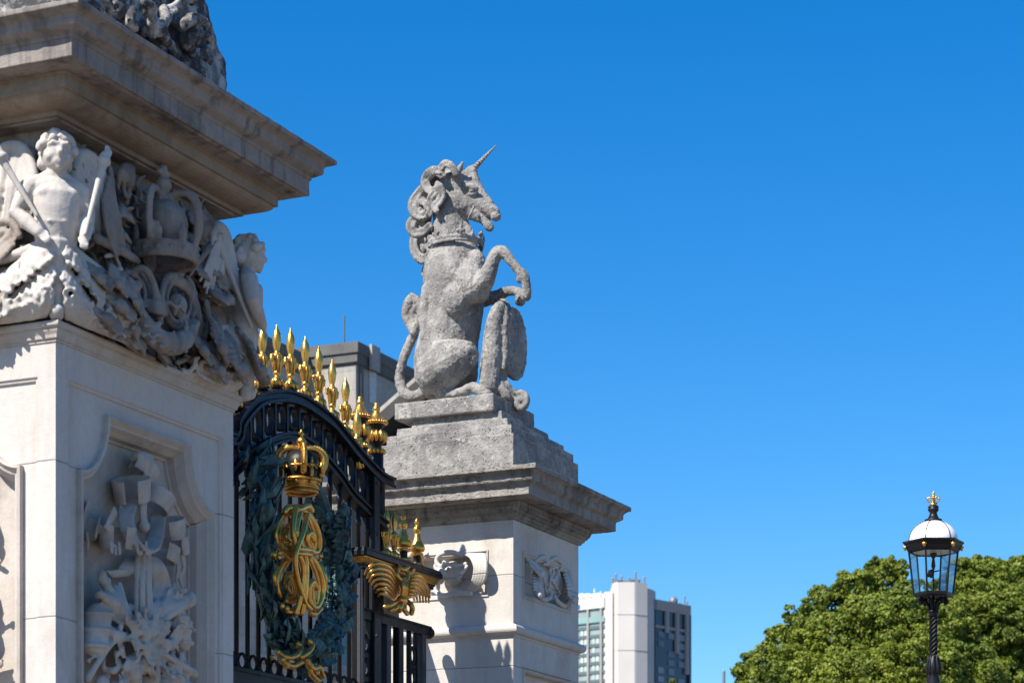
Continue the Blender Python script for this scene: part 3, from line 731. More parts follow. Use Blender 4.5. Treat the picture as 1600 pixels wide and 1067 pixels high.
s.add([(PX0,PY0,0),(PX0,PY1,0),(PX0,PY1,5.46),(PX0,PY0,5.46)], [(0,1,2,3)]); s.add([(PX0,PY1,0),(PX1,PY1,0),(PX1,PY1,5.46),(PX0,PY1,5.46)], [(0,1,2,3)])
part('shaft', s, M['pale_far'], fp); part('panel_frame', fr, M['pale_far'], fp)
fb = (PX0, PX1, PY0, PY1)
b = MB(); b.square(*fb, [(.0,4.435),(.008,4.44),(.01,4.455),(.02,4.458)] + [(.022+.035*math.cos(t), 4.50+.04*math.sin(t)) for t in [R(-80+160*i/8) for i in range(9)]] + [(.012,4.545),(.0,4.55)])
part('roll_moulding', b, M['pale_far'], fp)
b = MB(); b.square(*fb, [(0,5.455),(.02,5.46),(.025,5.475),(.045,5.49),(.05,5.51),(.06,5.515),(.075,5.53),(.095,5.57),(.10,5.592),(.10,5.602)])
part('bed_moulding', b, M['cornice_far'], fp)
b = MB()
for fn, W in ((GR, WR), (GF, WF)):
    n = 30
    for i in range(n):
        a = -.07+(W+.14)*(i+.5)/n; c = fn(a, 5.553, .082); ex = fn(1,0,0)-fn(0,0,0)
        b.ell(c, ex*.017, UP*.030, ex.cross(UP)*.026, 8, 6); c = fn(a+(W+.14)/n/2, 5.560, .086); b.ell(c, ex*.006, UP*.026, ex.cross(UP)*.012, 6, 5)
    for zz, dd, rr in ((5.598,.10,.007),(5.512,.062,.007)): b.tube([fn(-.06,zz,dd), fn(W+.06,zz,dd)], rr, 6)
part('egg_and_dart_band', b, M['cornice_far'], fp, vox=.006, smooth=1)
cyf = [(.28+.085*i/8+.016*math.sin(2*math.pi*i/8), 5.70+.105*i/8) for i in range(9)]
b = MB(); b.square(*fb, [(-.2,5.603),(.24,5.603),(.245,5.612),(.27,5.612),(.27,5.69)] + cyf + [(.38,5.81),(.38,5.85),(-.2,5.862)])
part('cornice', split_long(b, .45), M['cornice_far'], fp, worn=dict(bev=.006, levels=4, rough=.009, rsize=.12, rough2=.008, rsize2=.03))
b = MB(); b.square(PX0+.09, PX1, PY0, PY1, [(0,5.84),(0,6.212),(-.035,6.22),(-.035,6.30),(-.10,6.306),(-.105,6.375),(-.20,6.39),(-.215,6.475)])
part('stepped_plinth', split_long(b, .4), M['weathered'], fp, worn=dict(bev=.005, levels=4, rough=.007, rsize=.10, rough2=.006, rsize2=.02))

# carved cartouches in the panels
CFp = lambda u, v, d: on_y(u, v, PY0+.09-d); CRp = lambda u, v, d: on_x(u, v, PX1-.09+d)
K = MB()
blob(K, CFp, 708, 896, .05, 18, 20, (0,-1,0), .7)
for i in range(5):
    q = i/4
    stroke(K, CFp, [(716+8*i,866-1*q,.12,2.2),(733+6*i,868,.19,2.8),(742+4.4*i,885+2*q,.21,3.0),(739+4.4*i,906,.18,2.7),(730+3.4*i,922,.12,2)])
stroke(K, CFp, [(722,868,.14,3),(708,862,.17,3.5),(692,864,.17,4),(683,872,.16,4),(684,882,.16,4),(692,884,.16,3.4),(694,877,.16,3)])
stroke(K, CFp, [(680,910,.12,3),(681,924,.14,4),(694,930,.16,4.2),(712,926,.18,4),(736,927,.16,4)])
stroke(K, CFp, [(697,880,.16,3),(712,884,.19,3),(728,880,.18,3)]); stroke(K, CFp, [(730,884,.18,2.5),(718,900,.2,3),(704,914,.17,2.5)])
stroke(K, CFp, [(682,884,.12,6),(690,896,.15,8),(688,908,.12,6)])
for i in range(4): stroke(K, CFp, [(640-3*i,868,.12,3),(625-3*i,880,.17,4),(622-2*i,905,.17,4),(636,924,.12,3)])
part('cartouche', K, M['pale_far'], fp, vox=.007, smooth=1)
K = MB()
K.ell(CRp(856,906,.0), Vector((.07,0,0)), Vector((0,.30,0)), Vector((0,0,.155)), 20, 14)
K.tube([CRp(856,906,.05)+Vector((0,.31*math.cos(t),.165*math.sin(t))) for t in [R(20*i) for i in range(18)]], .016, 8, closed=True)
for pts in ([(846,886),(850,904),(853,922),(856,922),(862,902),(866,886)], [(860,884),(860,904),(858,926)], [(858,890),(868,886),(873,894),(866,904),(860,906)], [(862,906),(869,916),(876,928)], [(848,918),(842,908),(846,900),(852,906)]):
    stroke(K, CRp, [(a, c, .085, 1.7) for a, c in pts])
acanthus(K, CRp(822,872,.06), CRp(836,900,.1), (1,.2,.2), .16, .4, 5); acanthus(K, CRp(836,896,.08), CRp(828,936,.1), (1,-.2,.3), .15, .5, 5)
acanthus(K, CRp(884,892,.06), CRp(880,940,.08), (1,0,.3), .2, .4, 6)
stroke(K, CRp, [(834,880,.08,3),(842,872,.1,3.5),(852,870,.1,3.5),(856,878,.1,3.5),(850,882,.1,3)]); stroke(K, CRp, [(858,876,.09,3),(868,872,.1,4),(878,880,.1,4),(876,890,.1,3)])
stroke(K, CRp, [(838,926,.08,3),(848,936,.1,4),(858,934,.1,4),(862,926,.1,3)]); stroke(K, CRp, [(866,930,.08,3),(872,940,.1,4),(882,946,.1,4),(888,938,.08,3)])
part('monogram_cartouche', K, M['pale_far'], fp, vox=.0065, smooth=1)

# ------------------------------------------------------------------ unicorn
UY = 19.73
us = thing('unicorn_statue', (-9.41, UY, 6.49), 'weathered grey stone unicorn sitting upright with raised foreleg on top of the pier', 'statue')
UF = lambda u, v, d: on_y(u, v, UY+d)
b = MB(); b.box((-9.906,19.28,6.47),(-8.92,20.18,6.622))
part('base', split_long(b, .3), M['weathered'], us, worn=dict(bev=.014, levels=4, rough=.010, rsize=.10, rough2=.006, rsize2=.02))
def T(K, *pts, n=4, flat=None, seg=14): stroke(K, UF, pts, n, seg, flat)
K = MB()
T(K,(698,594,0,48),(697,565,0,51),(701,532,0,47),(708,500,0,45),(711,470,0,46),(710,440,0,49),(709,412,0,47),(706,390,0,40), seg=24)
for s_ in (-1, 1):
    blob(K,UF,736,440,.17*s_,24,36); blob(K,UF,712,470,.20*s_,22,30); blob(K,UF,744,412,.10*s_,15,22); T(K,(668,450,.18*s_,9),(664,490,.19*s_,10),(668,530,.2*s_,11))
blob(K,UF,730,425,0,30,38); blob(K,UF,728,470,0,28,44); blob(K,UF,690,565,0,44,40); blob(K,UF,668,425,0,10,14)
T(K,(706,395,0,39),(704,370,0,31),(703,345,0,27),(703,318,0,26),(706,296,0,24))              # neck
T(K,(738,372,0,6),(727,352,0,7),(718,336,0,8))
# head
T(K,(706,283,0,22),(716,292,0,25),(730,304,0,21),(746,316,0,15.5),(760,325,0,12),(771,333,0,10.5),(776,338,0,8))
blob(K,UF,716,312,-.05,23,25,k=.72); blob(K,UF,716,312,.05,23,25,k=.72); blob(K,UF,728,318,-.05,16,15,k=.7); blob(K,UF,728,318,.05,16,15,k=.7); T(K,(700,300,0,27),(716,306,0,24))                                  # cheeks
T(K,(722,324,0,17),(737,331,0,13),(749,338,0,10),(757,346,0,6.5),(764,354,0,7.5),(767,357,0,6))  # lower jaw
blob(K,UF,775,339,-.03,8,7); blob(K,UF,775,339,.03,8,7)
T(K,(738,268,0,7),(741,280,0,8),(745,291,0,8),(754,305,0,7),(766,320,0,7))                   # nose bone
for s in (-1, 1):
    T(K,(724,291,.105*s,3.5),(735,290,.125*s,4.6),(745,296,.10*s,3.8))                        # brow
    blob(K,UF,738,298,.102*s,5.5,4.2)                                                        # eye
    T(K,(730,303,.10*s,2),(739,304,.105*s,2.2),(746,301,.09*s,2))
    T(K,(768,326,.045*s,3),(774,325,.05*s,3.4),(778,330,.045*s,3))                           # nostril rim
    T(K,(707,286,.09*s,7),(712,275,.125*s,7.5),(718,264,.14*s,5),(723,254,.145*s,2))
    T(K,(731,343,.07*s,1.6),(736,333,.115*s,2),(741,322,.11*s,1.8))            # ear
T(K,(722,276,0,8),(731,272,0,8),(738,266,0,8),(739,275,0,7))                                 # forelock knob under the horn
# haunch and hind leg
for s in (-1, 1):
    T(K,(678,586,.20*s,36),(694,572,.24*s,34),(712,560,.265*s,26),(724,552,.275*s,19),(733,547,.27*s,14))
    T(K,(664,556,.22*s,8),(690,541,.29*s,9),(716,538,.30*s,8),(735,540,.29*s,7))
    T(K,(736,547,.24*s,11),(736,560,.24*s,12),(722,580,.24*s,11),(704,598,.235*s,10),(688,612,.23*s,9.5))
    T(K,(686,616,.22*s,9),(702,616,.23*s,8),(722,612,.235*s,8),(738,606,.24*s,9),(752,611,.24*s,9),(763,617,.24*s,8))
    blob(K,UF,733,549,.265*s,13,13)
# forelegs: the near one lifted high, the far one bent over the shield
T(K,(742,452,-.14,24),(756,440,-.20,17),(764,424,-.22,13),(771,406,-.23,11),(777,395,-.23,10.5),(786,394,-.23,9.5),(797,406,-.22,7.8),(808,420,-.21,7),(817,430,-.20,8.5),(822,443,-.19,7),(823,455,-.18,7.5),(821,464,-.17,9))
blob(K,UF,779,394,-.23,10,9); blob(K,UF,812,436,-.205,6,7)
T(K,(738,462,.12,22),(756,466,.16,14),(776,464,.18,10),(790,456,.18,8),(806,455,.17,7),(814,462,.15,8),(812,472,.14,9))
T(K,(739,462,-.14,14),(752,464,-.16,9),(760,458,-.18,7))
body = part('body', K, M['weathered'], us, vox=.0092, smooth=2, rough=.012, rsize=.06, rough2=.010, rsize2=.018)
K = MB()
h0, h1 = UF(738,266,0), UF(775,227.5,0)
hd = (h1-h0); N1 = hd.normalized().orthogonal().normalized(); N2 = hd.normalized().cross(N1)
K.tube([h0, h0.lerp(h1,.5), h1], [.024,.016,.005], 12)
for ph in (0, math.pi): K.tube([h0+hd*(i/60)+(N1*math.cos(i*.62+ph)+N2*math.sin(i*.62+ph))*(.021*(1-i/60)+.003) for i in range(60)], [.010*(1-i/75) for i in range(60)], 6)
part('horn', K, M['weathered'], us, smooth=True)
K = MB()                                     # mane
locks = [((713,274,5),(706,260,6),(696,256,6.5),(689,265,6),(693,276,5)),
  ((690,268,6),(678,267,8),(668,276,9),(665,288,8),(672,298,7),(682,296,6),(684,286,5)),
  ((686,290,7),(691,304,7),(686,316,6.5),(679,323,6),(683,331,5)),
  ((668,288,7),(655,302,8),(646,318,9),(648,332,8.5),(660,338,7.5),(669,330,6.5),(665,318,6),(657,316,5)),
  ((660,330,8),(650,340,7.5),(642,352,9),(648,364,8),(662,362,7),(672,352,6)),
  ((650,364,7),(646,380,7),(650,396,8),(660,405,9),(672,400,8),(672,388,6),(663,386,5)),
  ((672,372,6),(680,382,6),(676,393,5)), ((680,300,6),(673,312,7),(676,324,6),(670,336,6))]
v_low = lambda L: L[0][1] > 300
for i, L in enumerate(locks):
    for sg in (-1, 1):
        of = lambda u, k: sg*(.065+.135*min(1, max(0, (u-654)/28))+.020*math.sin(k*1.7+i))
        T(K, *[(u, v, of(u, k), r*.95) for k, (u, v, r) in enumerate(L)], seg=8)
        cl = crv([(u, v, of(u, k), r) for k, (u, v, r) in enumerate(L)], 5)
        for q in (-.5, .5):                  # strands that make up each lock
            st = []
            for k in range(len(cl)):
                t0, t1 = cl[max(k-1,0)], cl[min(k+1,len(cl)-1)]; tx, ty = t1[0]-t0[0], t1[1]-t0[1]; n_ = math.hypot(tx, ty) or 1
                rr = cl[k][3]; st.append((cl[k][0]-ty/n_*rr*q, cl[k][1]+tx/n_*rr*q, cl[k][2]+sg*rr*.0058*.62, rr*.50))
            stroke(K, UF, st, sub=False, seg=6)
T(K,(700,274,0,14),(683,288,0,16),(668,312,0,15),(660,345,0,14),(662,372,0,13),(664,394,0,11))
part('mane', K, M['weathered'], us, vox=.0075, smooth=1, rough=.006, rsize=.04, rough2=.004, rsize2=.018)
K = MB()                                     # coronet round the neck
cen = UF(711,386,0); RX, RYc = 41*mpp(cen)*1.04, .27
ax = Vector((.995,0,.075))
def cp(a, dz, k=1.0): return cen + ax*(math.cos(a)*RX*k) + Vector((0, math.sin(a)*RYc*k, dz))
for dz, t in ((-.018,.014),(.016,.018)): K.tube([cp(2*math.pi*i/28, dz) for i in range(28)], t, 8, closed=True)
for i in range(14):
    a = 2*math.pi*i/14
    if i % 2 == 0:
        K.tube([cp(a,.02),cp(a,.055,1.04),cp(a,.10,1.10)], [.018,.020,.009], 8)
        for q in (-1, 1): K.ell(cp(a+q*.10,.06,1.06), .017, None, None, 8, 6)
    else: K.ell(cp(a,.045,1.03), .018, None, None, 8, 6); K.ell(cp(a,.072,1.05), .012, None, None, 8, 6)
part('coronet', K, M['weathered'], us, vox=.008, smooth=1, rough=.008, rsize=.03)
K = MB()                                     # tail
T(K,(668,602,.06,12),(660,614,.03,10),(645,620,0,9),(632,614,0,8.5),(625,597,0,8),(626,577,0,7.6),(632,556,0,7.4),(641,535,0,7.4),(648,516,0,7),(646,500,0,8))
for L in (((648,520,9),(640,505,10),(634,490,9),(640,474,9),(648,466,8),(656,474,7)), ((650,512,8),(656,498,8),(658,484,8),(652,470,8),(644,464,7)), ((644,508,7),(646,492,8),(650,480,7)), ((636,500,6),(632,486,6),(636,472,7),(645,462,7))):
    for sg in (-1, 1): T(K, *[(u, v, .04*sg+.015*math.sin(k*2), r*.8) for k, (u, v, r) in enumerate(L)], seg=8)
part('tail', K, M['weathered'], us, vox=.0095, smooth=1, rough=.014, rsize=.04, rough2=.006, rsize2=.018)
K = MB()                                     # shield with its thick carved back and scrolled foot
T(K,(783,476,-.12,7),(777,486,-.14,11),(772,505,-.14,13),(770,530,-.14,14),(768,560,-.14,15),(765,588,-.14,15),(764,608,-.14,16))
T(K,(784,490,.0,10),(782,520,.0,14),(780,560,.0,14),(778,600,.0,14)); T(K,(766,520,-.02,10),(762,560,-.02,11),(760,600,-.02,11))
sc = UF(799,538,.13)
K.ell(sc, Vector((.075,0,0)), Vector((0,.25,0)), Vector((0,0,.315)), 24, 18)
K.tube([sc+Vector((.03, .235*math.cos(t), .31*math.sin(t)+.0)) for t in [R(18*i) for i in range(20)]], .024, 8, closed=True)
K.tube(spiral(sc+Vector((.07,-.06,.08)), (0,1,0), (0,0,1), .10, .02, 1.4), .014, 6); K.tube(spiral(sc+Vector((.07,.05,-.10)), (0,1,0), (0,0,1), .09, .02, 1.4, 2), .014, 6)
T(K,(789,480,-.10,4),(791,500,-.11,5),(788,520,-.11,5),(790,545,-.10,5),(786,575,-.10,5)); T(K,(786,500,-.06,5),(796,496,-.02,6),(794,510,-.04,4))
T(K,(772,598,-.06,10),(786,614,-.04,11),(800,628,0,10),(812,636,.04,9)); T(K,(790,600,-.06,6),(800,612,-.02,6),(812,622,.04,6))
T(K,(770,586,-.10,4),(778,604,-.12,5),(790,620,-.10,5)); T(K,(796,622,-.08,5),(788,610,-.10,6),(778,592,-.10,4))
for dd in (-.03,.05,.13): K.tube([UF(814,628,dd)+Vector((.075*(1-i/22)*math.cos(1.9-i*.42), 0, .085*(1-i/24)*math.sin(1.9-i*.42))) for i in range(20)], .030, 8)
T(K,(776,500,.0,6),(790,486,.04,6),(800,492,.06,5)); blob(K,UF,797,489,.0,6); T(K,(783,474,.06,9),(790,482,.08,9),(794,496,.1,7))
part('shield', K, M['weathered'], us, vox=.011, smooth=1, rough=.02, rsize=.05, rough2=.010, rsize2=.018)
# ------------------------------------------------------------------ great iron gate
GX = -9.40
G = lambda u, v, d=0.0: on_x(u, v, GX+d)
gate = thing('iron_gate', (GX, 16.36, 0), 'black iron gate with arched top, gilded spears, crown, cypher and green bronze wreath', 'gate')
def mirror_y(pts, yc):
    """curve from the crown of the arch to its right end, mirrored to the hidden left end"""
    L = [(2*yc-p[0], p[1]) for p in reversed(pts) if p[0] > yc+.02]; return L + pts
top_px = [(352,676),(360,657),(368,643),(380,628),(395,615),(416,609.6),(440,609),(464,617),(485,630),(512,651),(530,672),(554,702),(578,728),(592,740),(606,746)]
low_px = [(352,740),(360,727),(368,717),(380,706),(395,696),(422,681),(440,676),(449,675),(467,680),(491,697),(509,717),(530,742),(546,766),(570,790),(600,815)]
GC = 16.58
def arch(px):
    q = [(p.y, p.z) for p in (G(*a) for a in px)]; L = [(2*GC-y, z) for y, z in reversed(q) if 2*GC-y < q[0][0]-.5]; return crv(L+q, 5)
A_top, A_low = arch(top_px), arch(low_px)
A_low = [p for p in A_low if p[0] > 13.98]; A_top = [p for p in A_top if p[0] > 13.98]
def rail(mb, pts, prof):
    """profile (x, z offsets) swept along a curve in the gate plane"""
    n = len(pts); vs = []; fs = []; m = len(prof)
    for i in range(n):
        t = Vector((pts[min(i+1,n-1)][0]-pts[max(i-1,0)][0], pts[min(i+1,n-1)][1]-pts[max(i-1,0)][1])).normalized()
        for (x, o) in prof: vs.append((GX+x, pts[i][0]-t.y*o, pts[i][1]+t.x*o))
    for i in range(n-1):
        for k in range(m): k2 = (k+1) % m; fs.append((i*m+k, i*m+k2, (i+1)*m+k2, (i+1)*m+k))
    fs.append(tuple(range(m))); fs.append(tuple((n-1)*m+k for k in reversed(range(m)))); mb.add(vs, fs)
b = MB(); rail(b, A_top, [(-.08,-.10),(.08,-.10),(.08,-.075),(.062,-.07),(.062,-.035),(.085,-.028),(.085,-.008),(.06,0),(-.06,0),(-.085,-.008),(-.085,-.028),(-.062,-.035),(-.062,-.07),(-.08,-.075)])
part('top_rail', b, M['iron'], gate)
b = MB(); rail(b, A_low, [(-.05,-.075),(.05,-.075),(.05,-.055),(.035,-.05),(.035,-.025),(.055,-.02),(.055,0),(-.055,0),(-.055,-.02),(-.035,-.025),(-.035,-.05),(-.05,-.055)])
part('lower_rail', b, M['iron'], gate)
def interp(pts, y):
    for i in range(len(pts)-1):
        if pts[i][0] <= y <= pts[i+1][0]:
            t = (y-pts[i][0])/(pts[i+1][0]-pts[i][0]); return pts[i][1]+(pts[i+1][1]-pts[i][1])*t
    return pts[-1][1] if y > pts[-1][0] else pts[0][1]
# band of upright oval rings between the two rails
yc = G(440,609).y; k = 0
b = MB(); y = 14.08
while y < 17.9:
    zt, zl = interp(A_top, y)-.10, interp(A_low, y)
    zm, hh = (zt+zl)/2, (zt-zl)/2
    if hh > .05:
        b.tube([(GX, y+.062*math.cos(t), zm+(hh-.035)*math.sin(t)) for t in [R(24*i) for i in range(15)]], .028, 6, closed=True)
        b.box((GX-.022, y+.094-.012, zl-.03), (GX+.022, y+.094+.012, zt+.03))
    y += .188
part('ring_band', b, M['iron'], gate)
# upright bars
BZ = G(430,1050).z
b = MB(); b.box((GX-.05,13.98,BZ-.17),(GX+.05,17.86,BZ-.06)); b.box((GX-.062,13.98,BZ-.06),(GX+.062,17.86,BZ-.03)); 
part('middle_rail', b, M['iron'], gate); b = MB(); b.box((GX-.045,13.98,.25),(GX+.045,17.86,.40)); part('bottom_rail', b, M['iron'], gate)
bar_m = None
ys = [15.52 + .163*i for i in range(-9, 15)]
for y in ys:
    z = interp(A_low, y)-.06; b = MB(); h = z-.38
    b.tube([(0,0,0),(0,0,h-.16),(0,0,h-.15),(0,0,h-.11),(0,0,h-.10),(0,0,h)], [.019,.019,.028,.028,.019,.019], 8)
    b.tube([(0,0,BZ-.38-.02),(0,0,BZ-.38+.05)], [.03,.022], 8)
    part('bar', b.mesh('bar', True), M['iron'], gate, loc=(GX, y, .38))
b = MB()
for i in range(len(ys)-1):
    ym = (ys[i]+ys[i+1])/2; b.tube([(GX, ym+.058*math.cos(t), BZ+.03+.058*math.sin(t)) for t in [R(30*i) for i in range(12)]], .014, 6, closed=True)
part('scallop_rings', b, M['iron'], gate)
b = MB(); b.box((GX-.07,17.80,.2),(GX+.07,17.90,interp(A_top,17.85)-.05)); part('hanging_stile', b, M['iron'], gate, bevel=.008)

# gilded spear heads along the arch
f = MB(); f.lathe([(.012,-.03),(.034,-.02),(.05,.0),(.052,.03),(.045,.055),(.024,.075),(.02,.09),(.03,.10),(.032,.112),(.024,.125),(.026,.17),(.036,.225),(.04,.245),(.044,.255),(.044,.27),(.030,.28),(.022,.29),(.021,.31),(.031,.36),(.036,.41),(.030,.46),(.014,.505),(.008,.512),(.010,.522),(.006,.535),(.001,.55)], seg=16)
for k in range(8):
    a = 2*math.pi*k/8; f.tube([(.026*math.cos(a),.026*math.sin(a),.125),(.040*math.cos(a),.040*math.sin(a),.25)], [.006,.011], 6); f.tube([(.052*math.cos(a),.052*math.sin(a),.0),(.054*math.cos(a),.054*math.sin(a),.04)], .013, 6)
for s in (-1, 1):
    f.tube([(0,.03*s,.235),(0,.062*s,.245),(0,.082*s,.225),(0,.080*s,.20)], [.016,.019,.017,.012], 8); f.ell((0,.075*s,.245), .022, None, None, 8, 6)
f.v = [(x, y, z*.88) for x, y, z in f.v]
spear = f.mesh('gilded_spear', True)
base = MB(); base.lathe([(.03,-.05),(.03,.0),(.045,.005),(.045,.02),(.025,.03)], seg=14); base_m = base.mesh('finial_socket', True)
for (u, v) in ((389,604),(410,600),(432.5,599),(454,607),(477,621),(498,637),(519,660),(540,688)):
    p = G(u, v); zt = interp(A_top, p.y)
    part('gilded_spear', spear, M['gold'], gate, loc=(GX, p.y, zt+.03)); part('finial_socket', base_m, M['iron'], gate, loc=(GX, p.y, zt+.0))
yl = G(389,604).y
for k in range(1, 8):
    y = yl-.21*k
    if y > 14.0: part('gilded_spear', spear, M['gold'], gate, loc=(GX, y, interp(A_top, y)+.05))
y = G(540,688).y
for k in range(1, 2):
    part('gilded_spear', spear, M['gold'], gate, loc=(GX, y+.2, interp(A_top, y+.2)-.12))

# bronze wreath: laurel on the left, oak on the right
WD = .16
wc = G(462, 868, WD); wy, wz = wc.y, wc.z
K = MB(); rnd = random.Random(4)
def wpt(a, r, d=0): return Vector((GX+WD+d, wy+r*.80*math.cos(a), wz+r*.98*math.sin(a)))
RW = .74
for side in (1, -1):
    for i in range(190):
        t = rnd.random(); a = -math.pi/2 + side*(.10+t*2.78)
        rr = RW+rnd.uniform(-.10,.16); p = wpt(a, rr, rnd.uniform(-.05,.10))
        
        
        if abs(p.y-GC+.12) < .42 and p.z > wz+.40: continue
        if p.z > wz+.35: p.x -= .14

        tang = (wpt(a+.05*side, rr)-wpt(a, rr)).normalized(); rad = (wpt(a, rr)-wc).normalized()
        sgn = rnd.choice((-1, 1))
        d = (tang*1.0 + rad*sgn*rnd.uniform(.2,.8) + Vector((rnd.uniform(.0,.7),0,0))).normalized()
        nrm = Vector((1, rnd.uniform(-1.1,1.1), rnd.uniform(-1.1,1.1))); nrm = (nrm-d*nrm.dot(d)).normalized(); sd = d.cross(nrm)
        if side < 0:              # laurel: long pointed leaves with a raised midrib
            L, W = rnd.uniform(.20,.30), rnd.uniform(.035,.052)
            q = [p, p+d*L*.3+sd*W+nrm*.01, p+d*L*.7+sd*W*.7+nrm*.02, p+d*L+nrm*.0, p+d*L*.7-sd*W*.7+nrm*.02, p+d*L*.3-sd*W+nrm*.01]
            m1, m2 = p+d*L*.3+nrm*.032, p+d*L*.7+nrm*.036
            K.add(q+[m1,m2], [(0,6,1),(1,6,7,2),(2,7,3),(0,5,6),(5,4,7,6),(4,3,7)])
        else:                     # oak: lobed leaves
            L, W = rnd.uniform(.15,.22), rnd.uniform(.04,.055); N = 14; ring = []
            for k in range(N+1):
                tt = k/N; ww = W*(.35+.65*math.sin(math.pi*min(1, tt*.9+.08)))*(1+.35*math.cos(tt*math.pi*7)); ring.append((tt, ww))
            vs = []; fs = []
            for (tt, ww) in ring: vs += [p+d*L*tt+sd*ww-nrm*.012, p+d*L*tt+nrm*(.018+.03*math.sin(tt*3)), p+d*L*tt-sd*ww-nrm*.012]
            for k in range(N): a0 = 3*k; fs += [(a0,a0+1,a0+4,a0+3),(a0+1,a0+2,a0+5,a0+4)]
            K.add(vs, fs)
            if i % 6 == 0: K.ell(p+nrm*.05, .022, None, None, 8, 6)
for side in (1, -1): K.tube([wpt(-math.pi/2+side*(.05+2.9*i/24), RW, .0) for i in range(25)], [.05]*20+[.04,.035,.03,.02,.01], 8)
wr = part('bronze_wreath', K, M['verdigris'], gate, smooth=False)
wr.modifiers.new("t", 'SOLIDIFY').thickness = .008
# gilded crown above the wreath
CW = .30
K = MB(); c0 = G(471, 742, CW); c0z = c0.z
def rg(z, r, t, n=22): K.tube([(c0.x+r*math.cos(2*math.pi*i/n), c0.y+r*math.sin(2*math.pi*i/n), z) for i in range(n)], t, 8, closed=True)
for z, r, t in ((c0z-.135,.120,.014),(c0z-.105,.128,.010),(c0z-.045,.142,.014)): rg(z, r, t)
K.lathe([(.118,-.13),(.126,-.09),(.142,-.045),(.142,-.03),(.13,-.04),(.11,-.12)], (c0.x,c0.y,c0z), 22)
for i in range(8):
    a = 2*math.pi*(i+.3)/8; e = Vector((math.cos(a), math.sin(a), 0)); p = Vector((c0.x,c0.y,c0z))+e*.15
    if i % 2:
        for (dz, w_, h_) in ((0,.016,.05),(.055,.022,.02),(.085,.012,.035)): K.ell(p+e*.012+UP*dz, UP*h_, e*.014, e.cross(UP)*w_, 8, 6)
        for q in (-1,1): K.tube([p+UP*.03, p+UP*.06+e.cross(UP)*.03*q, p+UP*.035+e.cross(UP)*.048*q], .010, 6)
    else:
        K.ell(p+e*.01+UP*.05, UP*.05, e*.014, e.cross(UP)*.016, 8, 6); K.ell(p+e*.01+UP*.05, UP*.014, e*.014, e.cross(UP)*.05, 8, 6)
    K.ell(p+UP*-.07-e*.016, .016, None, None, 6, 5)
for i in range(4):
    a = 2*math.pi*i/4+YAW+R(12); e = Vector((math.cos(a), math.sin(a), 0)); o = Vector((c0.x,c0.y,c0z))
    arc = crv([(.145,.0),(.172,.08),(.168,.15),(.105,.202),(.0,.197)], 5)
    K.tube([o+e*r+UP*z for r, z in arc], .026, 8)
    for r, z in arc[3:-4]: K.ell(o+e*(r+.02)+UP*(z+.012), .017, None, None, 7, 5)
o = Vector((c0.x,c0.y,c0z)); K.ell(o+UP*.255, .038, None, None, 12, 8); K.ell(o+UP*.315, UP*.042, Vector((.012,0,0)), Vector((0,.016,0)), 8, 6); K.ell(o+UP*.318, UP*.013, Vector((.012,0,0)), Vector((0,.042,0)), 8, 6)
part('gilded_crown', K, M['gold_old'], gate, smooth=True)
K = MB(); K.lathe([(.02,-.12),(.10,-.10),(.125,0),(.14,.10),(.10,.17),(.02,.2)], (c0.x,c0.y,c0z), 18); part('crown_cap', K, M['iron'], gate, smooth=True)
# gilded royal cypher: interlaced mirrored scrolls
K = MB(); MF = lambda u, v, d: G(u, v, WD+.10+d)
def gs(*pts, r=4.2, fl=None): stroke(K, MF, [(p[0], p[1], p[2], GK*(r if len(p) < 4 else p[3])) for p in pts], n=5, seg=8, flat=fl)
GK = 1.3
for dr, rr in ((0, 4.2), (6, 2.6)):
    gs((468-dr*.2,792,.12),(452,796,.08),(436+dr,816,.03),(431+dr,838,.02),(438+dr,854-dr,.03),(450,858-dr,.05),(459-dr,846,.06),(460-dr,830,.05),(452,822+dr,.05),(445+dr,832,.06),(449,842,.07), r=rr)
    gs((462,796,.10),(478,800,.13),(492-dr,820,.15),(498-dr,840,.14),(497-dr,858,.12),(489,862-dr,.12),(480+dr,850,.13),(480+dr,836,.14),(487,832+dr,.15),(490,844,.15), r=rr)
    gs((476,858,.15),(462,866,.10),(444+dr,878,.05),(434+dr,896,.03),(434+dr,920,.03),(446,938-dr,.05),(460,936-dr,.07),(466-dr,918,.08),(460-dr,900,.07),(450,898+dr,.06),(445+dr,912,.06),(452,924,.07), r=rr)
    gs((464,860,.13),(480,866,.15),(494-dr,882,.16),(503-dr,908,.15),(503-dr,930,.14),(494,948-dr,.13),(484+dr,940,.13),(482+dr,920,.14),(488,908+dr,.15),(494,918,.15), r=rr)
for du in (0, 9): gs((462+du,792,.14),(458+du*.6,830,.17),(466+du,862,.18),(474+du*.5,890,.17),(470+du*.7,930,.15),(462+du,958,.12), r=3.6)
gs((481,796,.12),(474,830,.2),(462,866,.2),(464,900,.18),(476,940,.15),(486,952,.12), r=3.4)
gs((445,800,.08),(452,793,.10),(466,796,.14),(480,790,.14),(486,798,.13), r=4.5)
for v in (856,863): gs((452,v,.12),(468,v+1,.2),(486,v+3,.18), r=3.2)
for (u, v) in ((436,870),(428,866),(500,868),(448,950),(466,956),(490,958),(458,806),(476,808),(440,946)): blob(K, MF, u, v, .1, 5)
for (a, c, e) in (((430,872),(440,862),(450,872)),((432,884),(428,900),(430,914)),((500,880),(508,900),(507,922)),((440,944),(452,956),(462,948)),((478,946),(490,960),(502,950))): gs((*a,.06),(*c,.10),(*e,.08), r=3)
gs((452,826,.09,2),(447,838,.10,3),(455,846,.10,2)); gs((452,904,.09,2),(448,916,.10,3),(457,928,.10,2))
part('gilded_cypher', K, M['gold'], gate, smooth=True)
GK = 1.0
